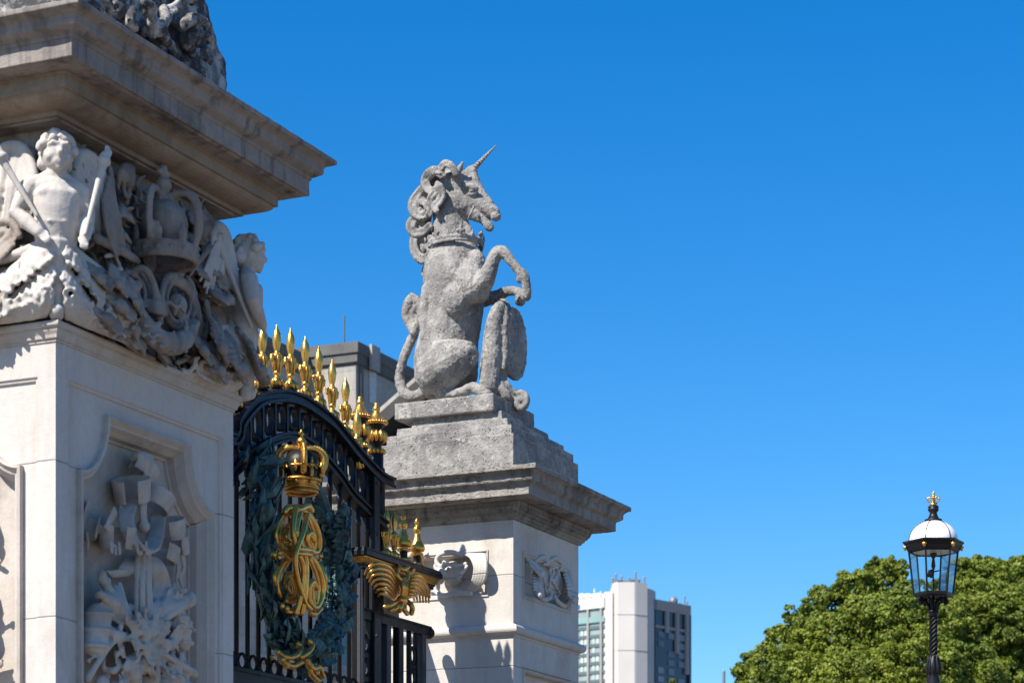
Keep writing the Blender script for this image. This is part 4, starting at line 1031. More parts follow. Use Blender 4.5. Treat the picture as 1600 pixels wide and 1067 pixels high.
# gilded ribbon bow at the foot of the wreath
K = MB()
gs((432,1016,.05),(446,1026,.10),(462,1024,.12),(470,1012,.10),(464,1004,.08), r=5); gs((470,1026,.12),(482,1018,.14),(488,1008,.12),(482,1000,.1), r=4.5)
gs((436,1022,.05),(446,1036,.10),(458,1040,.10),(470,1034,.12), r=5); gs((478,1030,.12),(488,1044,.13),(498,1042,.12),(504,1056,.10), r=5); gs((484,1036,.12),(486,1052,.12),(498,1064,.1), r=4.5)
for (u, v, r) in ((440,1030,6),(448,1040,5),(452,1032,5),(484,1040,7),(494,1050,6),(500,1062,4),(472,1026,6),(434,1018,4),(426,1026,4)): blob(K, MF, u, v, .1, r)
part('gilded_bow', K, M['gold_old'], gate, smooth=True)

# two gate posts with gilded knobs
def make_post(x, y, ztop, label):
    t = thing('gate_post', (x, y, 0), label, 'gate post', 'knobbed posts beside the arch')
    q = .0054
    Z = lambda px: ztop - px*q
    b = MB(); b.lathe([(.075,0),(.075,Z(118)),(.075,Z(105)),(.062,Z(103)),(.062,Z(84)),(.058,Z(82)),(.04,Z(76)),(.036,Z(70)),(.06,Z(66)),(.072,Z(60)),(.055,Z(48)),(.05,Z(42)),(.062,Z(38)),(.078,Z(36)),(.02,Z(33))], (x,y,0), 18); part('post_shaft', b, M['iron'], t, smooth=True)
    b = MB(); b.lathe([(.07,Z(36)),(.092,Z(34)),(.096,Z(31.5)),(.088,Z(29.5)),(.07,Z(27)),(.048,Z(21)),(.032,Z(15.5)),(.026,Z(14)),(.030,Z(13)),(.033,Z(10)),(.028,Z(7)),(.018,Z(5.5)),(.020,Z(4)),(.019,Z(2)),(.008,Z(0))], (x,y,0), 24)
    for k in range(24):
        a = 2*math.pi*k/24; b.ell((x+.092*math.cos(a), y+.092*math.sin(a), Z(32)), .013, None, None, 6, 5)
    part('gilded_cap', b, M['gold'], t, smooth=True)
    b = MB()
    for k in range(12):
        a = 2*math.pi*k/12; b.ell((x+.062*math.cos(a), y+.062*math.sin(a), Z(54)), Vector((math.cos(a),math.sin(a),0))*.036, Vector((-math.sin(a),math.cos(a),0))*.021, UP*.052, 8, 8)
    part('gilded_melon', b, M['gold'], t, smooth=True)
    b = MB()
    for k in range(14):
        a = 2*math.pi*k/14; b.ell((x+.06*math.cos(a), y+.06*math.sin(a), Z(78)), Vector((math.cos(a),math.sin(a),0))*.024, Vector((-math.sin(a),math.cos(a),0))*.015, UP*.024, 8, 6)
    part('gilded_collar', b, M['gold'], t, smooth=True)
    b = MB(); b.lathe([(.09,Z(124)),(.098,Z(120)),(.09,Z(116)),(.07,Z(115))], (x,y,0), 18); part('gilded_foot', b, M['gold'], t, smooth=True)
PX = GX-.12
p = on_x(562.5, 619, PX); make_post(PX, p.y, p.z, 'black iron post with gilded melon knob nearer the gilded spears')
p = on_x(588, 629, PX); make_post(PX, p.y, p.z, 'black iron post with gilded melon knob nearer the unicorn pier')

# iron side screen between the gate and the far pier
SX = -9.25
sc_ = thing('iron_screen', (SX-.2, 18.2, 0), 'black iron side screen with gold lined lintel and fanned gilded leaf ornament', 'iron screen')
SP = lambda u, v, d=0.0: on_x(u, v, SX+d)
c1 = SP(573, 852); ya = c1.y; zt = c1.z; yb = SP(692, 885).y; xl = on_y(546, 852, ya).x
z2 = zt - .145
prof = [(0,z2-.0),(.02,z2+.01),(.02,z2+.045),(.035,z2+.05)]
b = MB(); b.square(xl+.06, SX-.06, ya+.06, yb-.06, [(-.02,z2-.10),(-.02,z2-.03),(.0,z2-.02),(.0,z2),(.01,z2+.005),(.01,z2+.016)])
part('lintel_bed', b, M['iron'], sc_)
b = MB(); b.square(xl+.06, SX-.06, ya+.06, yb-.06, [(.008,z2+.016),(.018,z2+.02),(.038,z2+.06),(.04,z2+.068)]); part('gilded_moulding', b, M['gold_old'], sc_)
b = MB(); b.square(xl+.06, SX-.06, ya+.06, yb-.06, [(.042,z2+.068),(.06,z2+.075),(.06,zt-.03),(.05,zt-.02),(.05,zt-.005),(.02,zt)]); part('lintel', b, M['iron'], sc_, bevel=.004)
b = MB(); b.box((xl+.08,ya+.075,0),(SX-.10,ya+.11,z2-.10)); b.box((SX-.15,ya+.11,0),(SX-.10,ya+.15,z2-.10))
for zz in [2.6+.42*i for i in range(8)]:
    b.ell((xl+.22, ya+.074, zz), .017, None, None, 8, 6)
part('corner_post', b, M['iron_worn'], sc_)
zr = SP(610, 958).z; zrb = zr-.07; xb = SX-.13
b = MB(); b.box((xb-.04,ya+.152,zrb),(xb+.03,yb-.05,zr)); b.box((xb-.045,ya+.152,zr),(xb+.042,yb-.04,zr+.016))
b.ell((xb+.0,yb-.02,zr-.035), .055, None, None, 14, 10); part('cross_rail', b, M['iron'], sc_)
b = MB()
hol = [(zrb-.20-.20*i) for i in range(16)]
for yy in (ya+.22, yb-.34):
    b.box((xb-.02,yy-.075,0),(xb+.02,yy-.055,zrb)); b.box((xb-.02,yy+.055,0),(xb+.02,yy+.075,zrb))
    for zz in hol:
        if zz > .1:
            b.tube([(xb, yy+.046*math.cos(t), zz+.07*math.sin(t)) for t in [R(30*i) for i in range(12)]], .017, 6, closed=True)
            b.box((xb-.016,yy-.055,zz-.118),(xb+.016,yy+.055,zz-.082))
part('pierced_strip', b, M['iron'], sc_)
for yy, w in ((ya+.42,.045),(ya+.60,.05),(ya+.83,.055),(yb-.16,.05)):
    b = MB(); b.box((xb-.03,yy-w,0),(xb+.035,yy+w*.6,zrb)); part('bar', b, M['iron_worn'] if w == .05 else M['iron'], sc_, bevel=.006)
b = MB(); b.box((xb-.28,ya+.16,zr),(xb-.24,yb-.12,z2-.08)); part('back_plate', b, M['iron'], sc_)
# fanned gilded ornament
K = MB(); OF = lambda u, v, d: SP(u, v, d-.10)
def fan(top, bot, n, r):
    for i in range(n):
        q = i/(n-1); pts = [(a[0]+(c[0]-a[0])*q, a[1]+(c[1]-a[1])*q, .04+[.0,.13,.15,.11,.06][min(j,4)]+.03*math.sin(3.1*q), r*[.6,1,1.1,.9,.6][min(j,4)]) for j, (a, c) in enumerate(zip(top, bot))]
        stroke(K, OF, pts, n=5, seg=8)
fan([(626,922),(611,889),(592,880),(577,885),(570,897)], [(618,938),(606,930),(599,927),(594,928),(591,931)], 7, 3.0)
fan([(631,926),(643,901),(657,901),(668,918),(670,941)], [(630,936),(638,928),(643,928),(646,933),(648,940)], 6, 2.5)
for pts in ([(624,886,.10),(620,896,.14),(626,906,.15),(634,904,.15)], [(632,888,.12),(638,896,.15),(634,908,.16)], [(646,890,.10),(640,898,.14),(636,908,.15)], [(622,884,.09),(630,890,.13),(638,886,.12)]): stroke(K, OF, [(a, c, d, 3.6) for a, c, d in pts])
for i in range(4): stroke(K, OF, [(628+2*i,930,.16,3),(630+2.5*i,916,.18,3.4),(628+4*i,904,.15,3)])
for pts in ([(624,938,.10),(612,944,.14),(600,948,.10)], [(626,942,.12),(618,950,.15),(610,954,.12)], [(632,942,.12),(632,952,.16),(636,958,.12)], [(638,940,.10),(644,948,.14),(643,958,.10)], [(630,936,.12),(626,948,.16),(624,954,.13)]): stroke(K, OF, [(a, c, d, 4.2) for a, c, d in pts])
blob(K, OF, 628, 938, .13, 9); blob(K, OF, 634, 926, .12, 9, 12)
part('fanned_ornament', K, M['gold'], sc_, smooth=True)
# finials on the lintel
f2 = MB(); f2.lathe([(.02,.10),(.062,.105),(.072,.125),(.066,.15),(.05,.18),(.034,.215),(.026,.25),(.022,.262),(.030,.27),(.038,.29),(.034,.31),(.02,.325),(.012,.332),(.020,.345),(.024,.36),(.018,.378),(.002,.405)], seg=18)
f2.lathe([(.04,0),(.06,.003),(.06,-.02),(.05,-.022)][::-1], seg=16); f2.lathe([(.05,.062),(.058,.07),(.058,.085),(.05,.09)], seg=16)
bell = f2.mesh('gilded_bell_finial', True)
f3 = MB(); f3.lathe([(.05,-.03),(.046,.0),(.036,.02),(.035,.09),(.05,.10)], seg=14); bs = f3.mesh('finial_socket', True)
xm = SX-.16
for (u, v, kind) in ((604,846,0),(616,850,0),(630.5,863,1),(651.5,871,1)):
    q = on_x(u, v, xm)
    if kind: part('gilded_bell_finial', bell, M['gold'], sc_, loc=(xm, q.y, zt+.05)); part('finial_socket', bs, M['iron'], sc_, loc=(xm, q.y, zt+.03))
    else:
        o = part('gilded_spear', spear, M['gold'], sc_, loc=(xm, q.y, zt+.03)); o.scale = (.85,.85,.86)
o = part('gilded_spear', spear, M['gold'], sc_, loc=(xm-.12, on_x(655,860,xm-.12).y, zt+.03)); o.scale = (.8,.8,.62)
# ------------------------------------------------------------------ palace behind the gate
pc = at_depth(556, 533, 80)                 # corner of the attic storey
XB, YB, ZB = pc.x, pc.y, pc.z
XA = XB-1.86; ZA = ZB-.30
pal = thing('palace', (XB-8, YB, 0), 'grey stone palace attic with flat lead coping rising behind the gilded spears', 'building')
b = MB()
b.box((XB-14, YB, 0), (XB, YB+12, ZB-.75)); part('wall', b, M['palace'], pal)
b = MB(); b.square(XB-14, XB, YB, YB+12, [(0,ZB-.78),(.10,ZB-.70),(.10,ZB-.45),(.16,ZB-.40),(.16,ZB-.05),(0,ZB)]); part('coping', b, M['lead'], pal)
b = MB(); b.box((XA-12, YB-26, 0), (XA, YB+.0, ZA-.7)); part('wall', b, M['palace'], pal)
b = MB(); b.square(XA-12, XA, YB-26, YB-.05, [(0,ZA-.72),(.10,ZA-.65),(.10,ZA-.42),(.18,ZA-.36),(.18,ZA-.05),(0,ZA)]); part('coping', b, M['lead'], pal)
b = MB()
q = on_x(563, 560, XB)
b.box((XB+.003, q.y-.12, ZB-4.6), (XB+.09, q.y+.06, ZB-.78)); part('downpipe', b, M['lead'], pal)
q = on_x(582, 605, XB); b = MB(); b.box((XB+.003, q.y-.25, q.z-.55), (XB+.03, q.y+.22, q.z+.55)); part('slit_window', b, simple('pale_blind', (.55,.55,.55), .6), pal)
q = on_x(577, 545, XB); b = MB(); b.box((XB+.165, q.y-.3, ZB-.8), (XB+.26, q.y+.3, ZB+.03)); part('coping_block', b, M['palace'], pal)
b = MB(); b.tube([(XB-.6, YB+.3, ZB-.1), (XB-.6, YB+.3, ZB+1.0)], .03, 6); part('rod', b, M['lead'], pal)
# pediment of the front block
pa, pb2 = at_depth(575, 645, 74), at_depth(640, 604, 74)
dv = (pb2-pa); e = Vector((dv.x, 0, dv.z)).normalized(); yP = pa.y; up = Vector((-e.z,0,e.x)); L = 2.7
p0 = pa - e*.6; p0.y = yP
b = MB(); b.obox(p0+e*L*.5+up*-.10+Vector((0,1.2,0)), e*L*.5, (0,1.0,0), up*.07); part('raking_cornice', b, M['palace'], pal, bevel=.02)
b = MB(); b.obox(p0+e*L*.5+up*-.45+Vector((0,1.5,0)), e*L*.5, (0,1.5,0), up*.19); b.obox(p0+e*L*.5+up*-3+Vector((0,2.2,0)), e*L*.5, (0,1.2,0), up*2.2); part('pediment', b, simple('shadow_dark_pediment', (.045,.043,.042), .8, 0, .3, 1.5), pal)  # pediment coloured near black: the roof's shadow is put into its colour
gl = simple('dark_window_glass', (.015,.018,.022), .08, 0, .2, 2)
win = MB(); win.box((-.02,-.62,-1.1),(.012,.62,1.1)); win_m = win.mesh('window')
sur = MB()
for (a, c) in (((-.0,-.80,-1.3),(.09,-.625,1.3)),((0,.625,-1.3),(.09,.80,1.3)),((0,-.95,1.31),(.18,.95,1.5)),((0,-.95,-1.5),(.16,.95,-1.31))): sur.box(a, c)
sur_m = sur.mesh('window_surround')
for zz in (17.2, 12.4, 7.4, 3.0):
    for k in range(5):
        y = YB-24+4.6*k
        w_ = part('window', win_m, gl, pal, loc=(XA, y, zz)); part('surround', sur_m, M['palace'], w_, loc=(XA, y, zz))
b = MB(); b.square(XA-12, XA, YB-26, YB-.05, [(0,14.5),(.25,14.6),(.35,14.9),(.35,15.0),(0,15.05)]); b.square(XA-12, XA, YB-26, YB-.05, [(0,9.9),(.12,9.95),(.12,10.2),(0,10.25)]); part('string_course', b, M['palace'], pal)
# forecourt wing seen through the gate bars
fw = thing('palace_wing', (-29, 50, 0), 'pale shaded palace wing glimpsed between the black gate bars', 'building')
b = MB(); b.box((-37,44,0),(-27.5,60,12.6)); part('wall', b, M['palace'], fw)
b = MB(); b.square(-37,-27.5,44,60,[(0,12.6),(.3,12.7),(.4,13.0),(.4,13.15),(0,13.2)]); b2 = b; part('cornice', b, M['palace'], fw)
for zz in (9.8, 6.2):
    for k in range(4):
        y = 47.6+3.6*k; w_ = part('window', win_m, gl, fw, loc=(-27.5, y, zz)); part('surround', sur_m, M['palace'], w_, loc=(-27.5, y, zz))

# ------------------------------------------------------------------ distant tower
TD = 620.0; tq = TD/F
tc = at_depth(978, 1500, TD); tc.z = 0
tw = thing('tower_block', tc, 'tall pale concrete tower block with rounded core and glazed wings in the distance', 'tower')
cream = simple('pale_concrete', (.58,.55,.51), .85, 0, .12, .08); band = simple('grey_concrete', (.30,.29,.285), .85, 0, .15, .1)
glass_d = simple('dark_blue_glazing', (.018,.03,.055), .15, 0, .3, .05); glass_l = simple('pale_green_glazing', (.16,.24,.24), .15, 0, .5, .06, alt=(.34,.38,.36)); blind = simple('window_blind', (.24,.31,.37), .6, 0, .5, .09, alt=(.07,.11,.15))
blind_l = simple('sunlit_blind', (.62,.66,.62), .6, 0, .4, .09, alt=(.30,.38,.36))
def TW(u, v, back=0.0): return tc + RGT*((u-978)*tq) + FWD*back + UP*(EYE+(1500-v)*tq)
hT = EYE+(1500-910)*tq; hW = EYE+(1500-931)*tq
def plan(pts, z0, z1, mb):
    n = len(pts); vs = [Vector((p.x,p.y,z0)) for p in pts]+[Vector((p.x,p.y,z1)) for p in pts]
    mb.add(vs, [tuple(reversed(range(n))), tuple(range(n,2*n))]+[(i,(i+1)%n,n+(i+1)%n,n+i) for i in range(n)])
X = lambda u, b=0: tc + RGT*((u-978)*tq) + FWD*b
core_b = [(957,2.0),(959.3,.2),(961.5,-.7),(965,-1.1),(991,-1.2),(994,-.95),(1012,1.0)]
b = MB(); plan([X(*q) for q in core_b]+[X(1013,14), X(957,14)], 0, hT, b); part('core', b, cream, tw)
b = MB(); plan([X(944,1.2), X(948,.2), X(957.5,-.2), X(957.5,13), X(944,13)], 0, hW+1.2, b); part('core_flank', b, cream, tw)
b = MB()
for zz in [8+9.2*i for i in range(10)]: plan([X(u, d-.10) for u, d in core_b]+[X(1012.6,3), X(957,3)], zz, zz+.07, b)
part('panel_joint', b, simple('joint_grey', (.42,.40,.38), .9), tw)
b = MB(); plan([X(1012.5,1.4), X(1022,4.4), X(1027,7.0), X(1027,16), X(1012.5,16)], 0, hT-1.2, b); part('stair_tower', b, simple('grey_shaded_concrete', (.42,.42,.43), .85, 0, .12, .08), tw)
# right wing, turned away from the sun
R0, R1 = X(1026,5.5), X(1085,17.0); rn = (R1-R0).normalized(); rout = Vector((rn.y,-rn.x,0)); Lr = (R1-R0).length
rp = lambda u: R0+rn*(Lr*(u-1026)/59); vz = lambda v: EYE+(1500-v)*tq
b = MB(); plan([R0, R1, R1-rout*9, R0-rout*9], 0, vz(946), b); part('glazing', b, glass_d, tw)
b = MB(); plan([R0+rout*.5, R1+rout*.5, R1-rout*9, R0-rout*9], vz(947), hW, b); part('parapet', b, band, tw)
b = MB(); plan([R0+rout*.3, R1+rout*.3, R1-rout*.2, R0-rout*.2], vz(975), vz(971), b); part('floor_band', b, band, tw)
for u0, vlow in ((1041.5,981), (1059,1011), (1076,1042)):
    fin = MB(); p = rp(u0); plan([p+rout*.02, p+rn*1.15+rout*.02, p+rn*1.15+rout*.75, p+rout*.75], vz(vlow), vz(947), fin); part('fin', fin, band, tw)
b = MB(); plan([R1+rout*.02-rn*.8, R1+rout*.02, R1+rout*.6, R1+rout*.6-rn*.8], 0, vz(947), b); part('fin', b, glass_d, tw)
wm = MB(); wm.obox((0,0,0), rn*1.28, rout*.06, UP*.78); wm_m = wm.mesh('window')
rnd = random.Random(2)
for j in range(8):
    for i, u in enumerate((1035,1052.5,1070)):
        if (i, j) in ((1,1),(0,2),(0,3),(2,4)): continue
        c = rp(u)+rout*.12; part('window', wm_m, blind, tw, loc=(c.x, c.y, vz(985+14.1*j)))
# left wing, sunlit
L0, L1 = X(946,.9), X(868,11.0); ln = (L1-L0).normalized(); lout = Vector((-ln.y,ln.x,0))
if lout.dot(FWD) > 0: lout = -lout
Ll = (L1-L0).length; lp = lambda u: L0+ln*(Ll*(946-u)/78)
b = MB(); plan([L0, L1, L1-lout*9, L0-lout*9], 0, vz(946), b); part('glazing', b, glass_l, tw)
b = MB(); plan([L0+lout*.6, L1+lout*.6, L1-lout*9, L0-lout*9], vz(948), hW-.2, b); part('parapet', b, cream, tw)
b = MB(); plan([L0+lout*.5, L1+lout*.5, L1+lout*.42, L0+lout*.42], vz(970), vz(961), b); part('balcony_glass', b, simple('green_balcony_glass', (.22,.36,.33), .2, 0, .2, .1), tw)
for u in (942.5, 922.5, 904, 885):
    pl = MB(); p = lp(u); plan([p+lout*.02, p+ln*.6+lout*.02, p+ln*.6+lout*.62, p+lout*.62], 0, vz(948), pl); part('pier', pl, band, tw)
sp = MB()
for j in range(24):
    zz = vz(977.5+14.1*j)
    if zz > 1: plan([L0+lout*.03, L1+lout*.03, L1+lout*.30, L0+lout*.30], zz-.42, zz+.42, sp)
part('floor_band', sp, simple('green_grey_spandrel', (.10,.14,.14), .5, 0, .2, .1), tw)
wl = MB(); wl.obox((0,0,0), ln*.42, lout*.05, UP*.70); wl_m = wl.mesh('window')
for j in range(8):
    for u in (910.5, 916.5, 928.5, 934.5):
        if rnd.random() < .2: continue
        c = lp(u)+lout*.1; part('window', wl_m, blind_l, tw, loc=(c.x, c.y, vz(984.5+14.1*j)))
steel = simple('grey_steel', (.20,.22,.25), .5, .4)
b = MB()
for (u, h0_, h1_) in ((958,905,899),(963,905,893),(972,905,896),(984,905,898),(994,905,889),(1000,905,901),(1008,908,897)):
    p = TW(u, h0_, 4); r = TW(u, h1_, 4); b.tube([p-UP*1, r], .28, 6)
for (u, v, w_, h) in ((966,908,1.4,.9),(980,907.5,2.2,.8),(992,908,1.2,1.2)): c = TW(u, v, 5); b.obox(c, RGT*w_, FWD*1.5, UP*h)
part('roof_mast', b, steel, tw)
b = MB()
for (u, v) in ((911,931),(920,931),(936,930)): b.ell(TW(u, v-3.2, 6), 1.1, None, None, 10, 8)
for (u, v0, v1) in ((908,932,922),(916,932,924),(930,931,914),(940,930,918)): b.tube([TW(u, v0, 6), TW(u, v1, 6)], .16, 6)
b.obox(TW(925, 926, 8), RGT*3.2, FWD*1, UP*.9)
part('roof_dish', b, simple('white_dish', (.75,.75,.75), .5), tw)
b = MB()
for (u, v0, v1) in ((1052,932,926),(1060,932,927),(1068,932,928),(1076,933,918),(1080,933,926)): b.tube([TW(u, v0, 14), TW(u, v1, 14)], .2, 6)
b.ell(TW(1058,926,14), 1.2, None, None, 10, 8)
part('roof_mast', b, steel, tw)
b = MB(); c = lp(907.5)+lout*.66; b.obox(Vector((c.x,c.y,vz(943))), ln*.45, lout*.06, UP*.55); part('wall_sign', b, simple('blue_panel', (.01,.16,.55), .4), tw)

# ------------------------------------------------------------------ park trees
def leaf_mat(name, c1, c2):
    m, t, bs_ = mat_new(name); g_ = NG(t)
    ge = g_.n('ShaderNodeNewGeometry'); col = g_.mix(ge.outputs['Random Per Island'], c1, c2)
    col = g_.mix(g_.ramp(g_.noise(g_.pos(), .5, 4), .4, .65), col, [x*.72 for x in c1])
    g_.l(col, bs_.inputs['Base Color']); bs_.inputs['Roughness'].default_value = .55; bs_.inputs['Specular IOR Level'].default_value = .3
    tr_ = g_.n('ShaderNodeBsdfTranslucent'); g_.l(g_.mix(.5, col, (.10,.16,.01)), tr_.inputs['Color'])
    mx = g_.n('ShaderNodeMixShader'); mx.inputs[0].default_value = .28
    out = [n for n in t.nodes if n.type == 'OUTPUT_MATERIAL'][0]
    g_.l(bs_.outputs[0], mx.inputs[1]); g_.l(tr_.outputs[0], mx.inputs[2]); g_.l(mx.outputs[0], out.inputs['Surface']); return m
M['leaf'] = leaf_mat('green_leaves', (.12,.175,.019), (.30,.33,.042)); M['leaf_d'] = leaf_mat('dark_green_leaves', (.045,.080,.022), (.080,.115,.028))
M['bark'] = simple('grey_bark', (.10,.085,.07), .9, 0, .4, 3, .6, 12)
def tree(loc, lobes, nleaf, mat, label, size=.30, seed=1, trunk_h=5, vmin=-1e9, group='park trees behind the lamp'):
    """lobes: (centre offset x,y,z, radius x,y,z); leaves sit in small sprays on lumpy shells"""
    rng = np.random.default_rng(seed); loc = Vector(loc)
    t = thing('tree', loc, label, 'tree', group)
    C = np.array([l[:3] for l in lobes]); Rr = np.array([l[3:] for l in lobes])
    # sprays: domed clumps of leaves on each lobe, a sparser dark inside behind them
    P, A = [], []; area = Rr[:,0]*Rr[:,2]; vis = np.array([1.0 if l[2] > vmin else .15 for l in lobes]); area = area*vis; area = area/area.sum()
    per = 80
    for i in range(len(lobes)):
        nc = max(6, int(nleaf*.8*area[i]/per))
        d = rng.normal(size=(nc,3)); d /= np.linalg.norm(d, axis=1)[:,None]
        rad = rng.uniform(.86, 1.04, nc); rad = np.where(rng.random(nc) < .14, rad+rng.uniform(.04,.24,nc), rad)
        cl = C[i] + d*Rr[i]*rad[:,None]; cs = rng.uniform(.14, .64, nc)*min(1.15, Rr[i].min()*.5)
        for k in range(nc):
            q = rng.normal(size=(per,3)) + d[k]*.7 + np.array([0,0,.45]); q /= np.linalg.norm(q, axis=1)[:,None]
            P.append(cl[k] + q*cs[k]*rng.uniform(.55,1.08,per)[:,None]*np.array([1.15,1.15,.75])); A.append(q + rng.normal(size=(per,3))*.55)
        ni = int(nleaf*.2*area[i]); q = rng.normal(size=(ni,3)); q /= np.linalg.norm(q, axis=1)[:,None]
        P.append(C[i] + q*Rr[i]*rng.uniform(.62,.86,ni)[:,None]); A.append(q + rng.normal(size=(ni,3))*.8)
    P = np.concatenate(P); a = np.concatenate(A); N = len(P); a /= np.linalg.norm(a, axis=1)[:,None]
    u_ = np.cross(a, rng.normal(size=(N,3))); u_ /= np.linalg.norm(u_, axis=1)[:,None]; v_ = np.cross(a, u_)
    s1 = size*rng.uniform(.55,1.25,N)[:,None]; s2 = s1*rng.uniform(.5,.75,N)[:,None]
    V = np.stack([P-u_*s1, P-v_*s2+a*s1*.12, P+u_*s1, P+v_*s2+a*s1*.12], 1).reshape(-1,3)
    me = bpy.data.meshes.new('crown'); me.vertices.add(4*N); me.vertices.foreach_set('co', V.astype(np.float32).ravel())
    me.loops.add(4*N); me.loops.foreach_set('vertex_index', np.arange(4*N, dtype=np.int32)); me.polygons.add(N)
    me.polygons.foreach_set('loop_start', np.arange(0,4*N,4, dtype=np.int32)); me.update(calc_edges=True); me.materials.append(mat)
    o = bpy.data.objects.new('crown', me); COL.objects.link(o); o.parent = t
    b = MB(); zc = float(C[:,2].mean())
    b.tube([loc, loc+UP*trunk_h*.5+Vector((.1,.05,0)), loc+UP*trunk_h, loc+UP*zc], [.55,.42,.36,.12], 10)
    for l in lobes[:14]:
        e = loc+Vector(l[:3]); s0 = loc+UP*(trunk_h*.8); md = s0.lerp(e,.5)+UP*.6; b.tube([s0, md, e], [.22,.13,.04], 7)
    part('trunk', b, M['bark'], t, smooth=True)
def lobes_px(base, spec, Y):
    """lobes given where the photo shows them: (u, v, radius px, depth offset m)"""
    out = []
    for (u, v, r, dd) in spec:
        p = at_depth(u, v, Y+dd)-base; rr = r*(Y+dd)/F; out.append((p.x, p.y, p.z, rr, rr, rr*.88))
    return out
TY = 88.0
b1 = at_depth(1385, 1500, TY); b1.z = 0
main = [(1195,1050,42,0),(1232,1010,40,1.5),(1262,975,38,0),(1300,950,40,1),(1340,925,38,0),(1378,905,34,1),(1395,890,22,0),(1310,1010,58,-2.5),(1250,1070,60,-3),(1370,985,60,-3),(1420,960,52,-2),(1340,1080,70,-4),(1430,1050,70,-4),
        (1470,985,50,-3),(1215,1110,60,-1),(1290,1150,90,-2),(1410,1150,100,-2),(1500,1060,60,-3.5),(1350,1240,110,0),(1450,1250,110,0),(1262,1010,26,-2),(1345,950,26,-2.5)]
tree(b1, lobes_px(b1, main, TY), 290000, M['leaf'], 'broad sunlit green tree behind the lamp, sloping down to the left', .075, 3, 4.5, vmin=9.5)
b2_ = at_depth(1545, 1500, 96); b2_.z = 0
right = [(1510,905,36,0),(1535,900,34,1),(1560,920,40,0),(1590,905,36,1),(1622,915,45,0),(1520,950,46,-2),(1570,970,60,-2),(1480,930,32,0),(1610,1000,45,2),(1630,1080,60,0),(1530,1020,55,-1),(1545,1090,70,-2),(1650,980,60,0),(1560,1180,100,0),(1660,1200,110,0),(1520,1270,100,0)]
tree(b2_, lobes_px(b2_, right, 96), 250000, M['leaf'], 'tall green tree right of the lamp, filling the lower right edge', .08, 5, 5, vmin=10)
for (u, v, r, Y, sd) in ((1012,1078,15,260,8),(1050,1076,17,262,9)):
    bb = at_depth(u, 1500, Y); bb.z = 0
    tree(bb, lobes_px(bb, [(u,v+4,r,0),(u-12,v+18,r,0),(u+12,v+16,r,0),(u,v+40,r*2.2,0),(u,v+80,r*2.4,0)], Y), 9000, M['leaf'], 'distant treetop just below the tower, %s' % ('the left of the two' if u < 1030 else 'the right of the two'), .30, sd, 8, group='distant treetops')
# thin pole left of the trees
q = at_depth(1131, 1046, 150)
t = thing('mast', (q.x, q.y, 0), 'thin grey mast top left of the trees', 'pole'); b = MB(); b.lathe([(.14,0),(.14,q.z-1.6),(.10,q.z-1.5),(.10,q.z-.1),(.03,q.z)], (q.x,q.y,0), 10); part('shaft', b, steel, t)

# ------------------------------------------------------------------ street lamp
LY = 26.0; lc = at_depth(1458.4, 1500, LY); lq = LY/F
lamp = thing('street_lamp', (lc.x, lc.y, 0), 'black twisted-column street lamp with white domed lantern and gilded crown', 'street lamp')
LZ = lambda v: EYE+(1500-v)*lq
def lr(*p): return [(r*lq, LZ(v)) for r, v in p]
lx, ly = lc.x, lc.y
b = MB(); b.lathe(lr((14,1500),(14,1200),(12,1150),(12,1100),(9,1075),(11,1063),(8.5,1056),(10.5,1050),(10.8,1040),(8,1030),(6,1026),(5.6,1020)), (lx,ly,0), 20)
for k in range(10):
    a = 2*math.pi*k/10; e = Vector((math.cos(a), math.sin(a), 0)); o = Vector((lx,ly,0))
    b.tube([o+e*9.5*lq+UP*LZ(1052), o+e*10.6*lq+UP*LZ(1042), o+e*8.2*lq+UP*LZ(1030), o+e*8.0*lq+UP*LZ(1024)], [2.2*lq,2.6*lq,1.8*lq,.8*lq], 6)
part('base', b, M['iron'], lamp, smooth=True)
b = MB(); b.lathe(lr((5.4,1030),(5.2,962),(6.5,960)), (lx,ly,0), 16)
for k in range(5):
    ph = 2*math.pi*k/5; b.tube([Vector((lx+5.0*lq*math.cos(ph+i*.30), ly+5.0*lq*math.sin(ph+i*.30), LZ(1028-66*i/40))) for i in range(41)], 1.75*lq, 6)
part('twisted_column', b, M['iron'], lamp, smooth=True)
b = MB(); b.lathe(lr((7,964),(7.5,960),(7.5,958),(9,956),(9,954),(6,953)), (lx,ly,0), 16)
b.tube([(lx,ly,LZ(955)),(lx,ly,LZ(932))], [3*lq,2.2*lq], 10)
for k in range(6):
    a = 2*math.pi*(k+.42)/6; e = Vector((math.cos(a), math.sin(a), 0)); o = Vector((lx,ly,0))
    P_ = [o+e*r*lq+UP*LZ(v) for r, v in crv([(5,954),(8,946),(15,936),(21,936),(22,941),(18.5,943),(17.5,939)], 4)]
    b.tube(P_, 1.9*lq, 7); b.ell(P_[-1], 3.0*lq, None, None, 8, 6)
part('scroll_bracket', b, M['iron'], lamp, smooth=True)
HA = R(2)+YAW
def hexp(r, v, k): a = HA+2*math.pi*k/6; return Vector((lx+r*lq*math.cos(a), ly+r*lq*math.sin(a), LZ(v)))
def hexring(mb, prof):
    n = len(prof); vs = [hexp(r, v, k) for r, v in prof for k in range(6)]
    fs = [(i*6+k, i*6+(k+1)%6, (i+1)%n*6+(k+1)%6, (i+1)%n*6+k) for i in range(n) for k in range(6)]; mb.add(vs, fs)
b = MB(); hexring(b, [(28,933),(32,931),(32.5,928),(30,926),(22,926),(22,933)]); hexring(b, [(22,929),(22,931.5),(.5,931.5),(.5,929)]); part('lantern_floor', b, M['iron'], lamp)
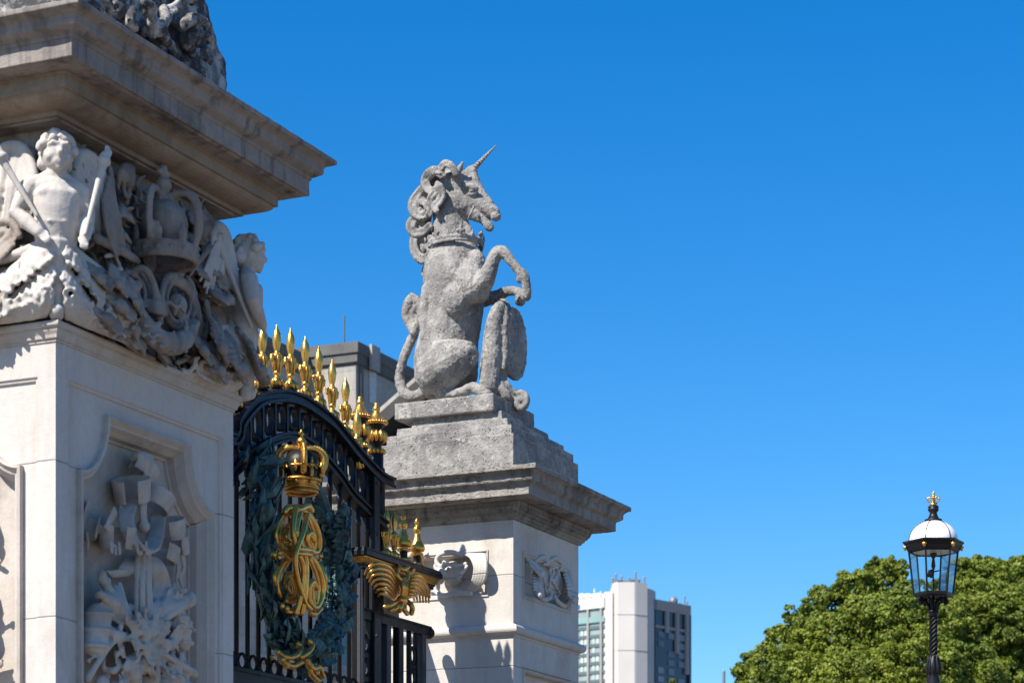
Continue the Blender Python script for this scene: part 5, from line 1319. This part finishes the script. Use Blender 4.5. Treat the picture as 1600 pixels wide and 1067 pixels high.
b = MB(); hexring(b, [(38,864),(41,861),(46.5,850),(48.5,849),(48.5,846.5),(44,846),(38.5,845),(38.5,858)]); part('eave', b, M['iron'], lamp)
for k in range(6):
    b = MB(); b.tube([hexp(31,927,k), hexp(38.6,862,k)], 1.55*lq, 8); part('glazing_bar', b, M['iron'], lamp)
gm, gt, gb = mat_new('lantern_glass'); gg = NG(gt)
tb = gg.n('ShaderNodeBsdfTransparent'); tb.inputs[0].default_value = (.88,.93,.92,1); gs_ = gg.n('ShaderNodeBsdfGlossy'); gs_.inputs['Roughness'].default_value = .04
fz = gg.n('ShaderNodeFresnel'); fz.inputs[0].default_value = 1.5; mxx = gg.n('ShaderNodeMixShader'); gg.l(gg.math('MULTIPLY', fz.outputs[0], .55), mxx.inputs[0]); gg.l(tb.outputs[0], mxx.inputs[1]); gg.l(gs_.outputs[0], mxx.inputs[2])
gg.l(mxx.outputs[0], [n for n in gt.nodes if n.type == 'OUTPUT_MATERIAL'][0].inputs['Surface'])
for k in range(6):
    b = MB(); b.add([hexp(30.5,927,k), hexp(30.5,927,k+1), hexp(38,862,k+1), hexp(38,862,k)], [(0,1,2,3)])
    part('glass_pane', b, gm, lamp)
enam = simple('white_enamel', (.78,.78,.77), .3, 0, .08, 10)
b = MB(); b.lathe(lr((30,848),(38,846.2)) + [(38*lq*math.cos(t), LZ(846)+33*lq*math.sin(t)) for t in [R(6*i) for i in range(14)]] + lr((6,813)), (lx,ly,0), 40); part('dome', b, enam, lamp, smooth=True)
b = MB()
for k in range(6):
    b.tube([Vector((lx+38.4*lq*math.cos(t)*math.cos(HA+2*math.pi*k/6), ly+38.4*lq*math.cos(t)*math.sin(HA+2*math.pi*k/6), LZ(846)+33.4*lq*math.sin(t))) for t in [R(7*i) for i in range(12)]], .75*lq, 6)
part('dome_rib', b, M['iron'], lamp)
b = MB(); b.lathe(lr((13.5,815),(13.5,811.5),(9,810),(6.5,805),(5.5,801),(8.5,797),(8.5,795),(7.5,794),(8.6,791.5),(7,790),(4.5,789.5)), (lx,ly,0), 20); part('cap', b, M['iron'], lamp, smooth=True)
b = MB(); b.lathe(lr((5,790),(5.6,788.5),(5.6,786.5),(4.2,786),(3,783),(3,780)), (lx,ly,0), 16)
for k in range(4):
    a = 2*math.pi*(k+.15)/4; e = Vector((math.cos(a), math.sin(a), 0)); o = Vector((lx,ly,0))
    b.tube([o+e*4.8*lq+UP*LZ(786), o+e*9*lq+UP*LZ(781.5), o+e*8*lq+UP*LZ(777), o+e*4*lq+UP*LZ(776.5), o+UP*LZ(779)], 1.15*lq, 7); b.ell(o+e*8.6*lq+UP*LZ(779), 2.0*lq, None, None, 8, 6)
b.ell((lx,ly,LZ(775)), 3.0*lq); b.tube([(lx,ly,LZ(773)),(lx,ly,LZ(768.5))], [1.6*lq,1.2*lq], 8); b.tube([Vector((lx,ly,LZ(770.5)))-RGT*2.4*lq, Vector((lx,ly,LZ(770.5)))+RGT*2.4*lq], 1.0*lq, 8)
part('gilded_crown', b, M['gold'], lamp, smooth=True)
for k in range(6):
    b = MB(); p = hexp(44.5,856,k); b.lathe([(.8*lq,-4.6*lq),(2.4*lq,-2*lq),(3.3*lq,1.2*lq),(3.0*lq,2.6*lq),(1.5*lq,3.2*lq)], p, 12)
    for j in range(6): b.ell(p+Vector((2.7*lq*math.cos(j*1.05), 2.7*lq*math.sin(j*1.05), 1.0*lq)), 1.2*lq, None, None, 6, 5)
    part('gilded_flower', b, M['gold'], lamp, smooth=True)
b = MB(); b.lathe(lr((1.2,928),(1.2,908),(2.2,906),(1.0,902),(1.0,892),(3.5,884),(2.0,872),(5.5,868),(5.5,864),(1,863)), (lx,ly,0), 12)
b.tube([Vector((lx,ly,LZ(898)))+RGT*-1*lq, Vector((lx,ly,LZ(892)))-RGT*7*lq, Vector((lx,ly,LZ(900)))-RGT*8*lq], [1.6*lq,2.8*lq,2.2*lq], 7); b.tube([Vector((lx,ly,LZ(893))), Vector((lx,ly,LZ(891)))+RGT*9*lq], [1.2*lq,1.0*lq], 7)
b.ell(Vector((lx,ly,LZ(896)))-RGT*3*lq, RGT*4.5*lq, FWD*4*lq, UP*7*lq, 10, 8)
part('burner', b, M['iron'], lamp, smooth=True)
b = MB(); b.lathe(lr((31,862.2),(31,861.2)), (lx,ly,0), 30); part('reflector', b, enam, lamp)
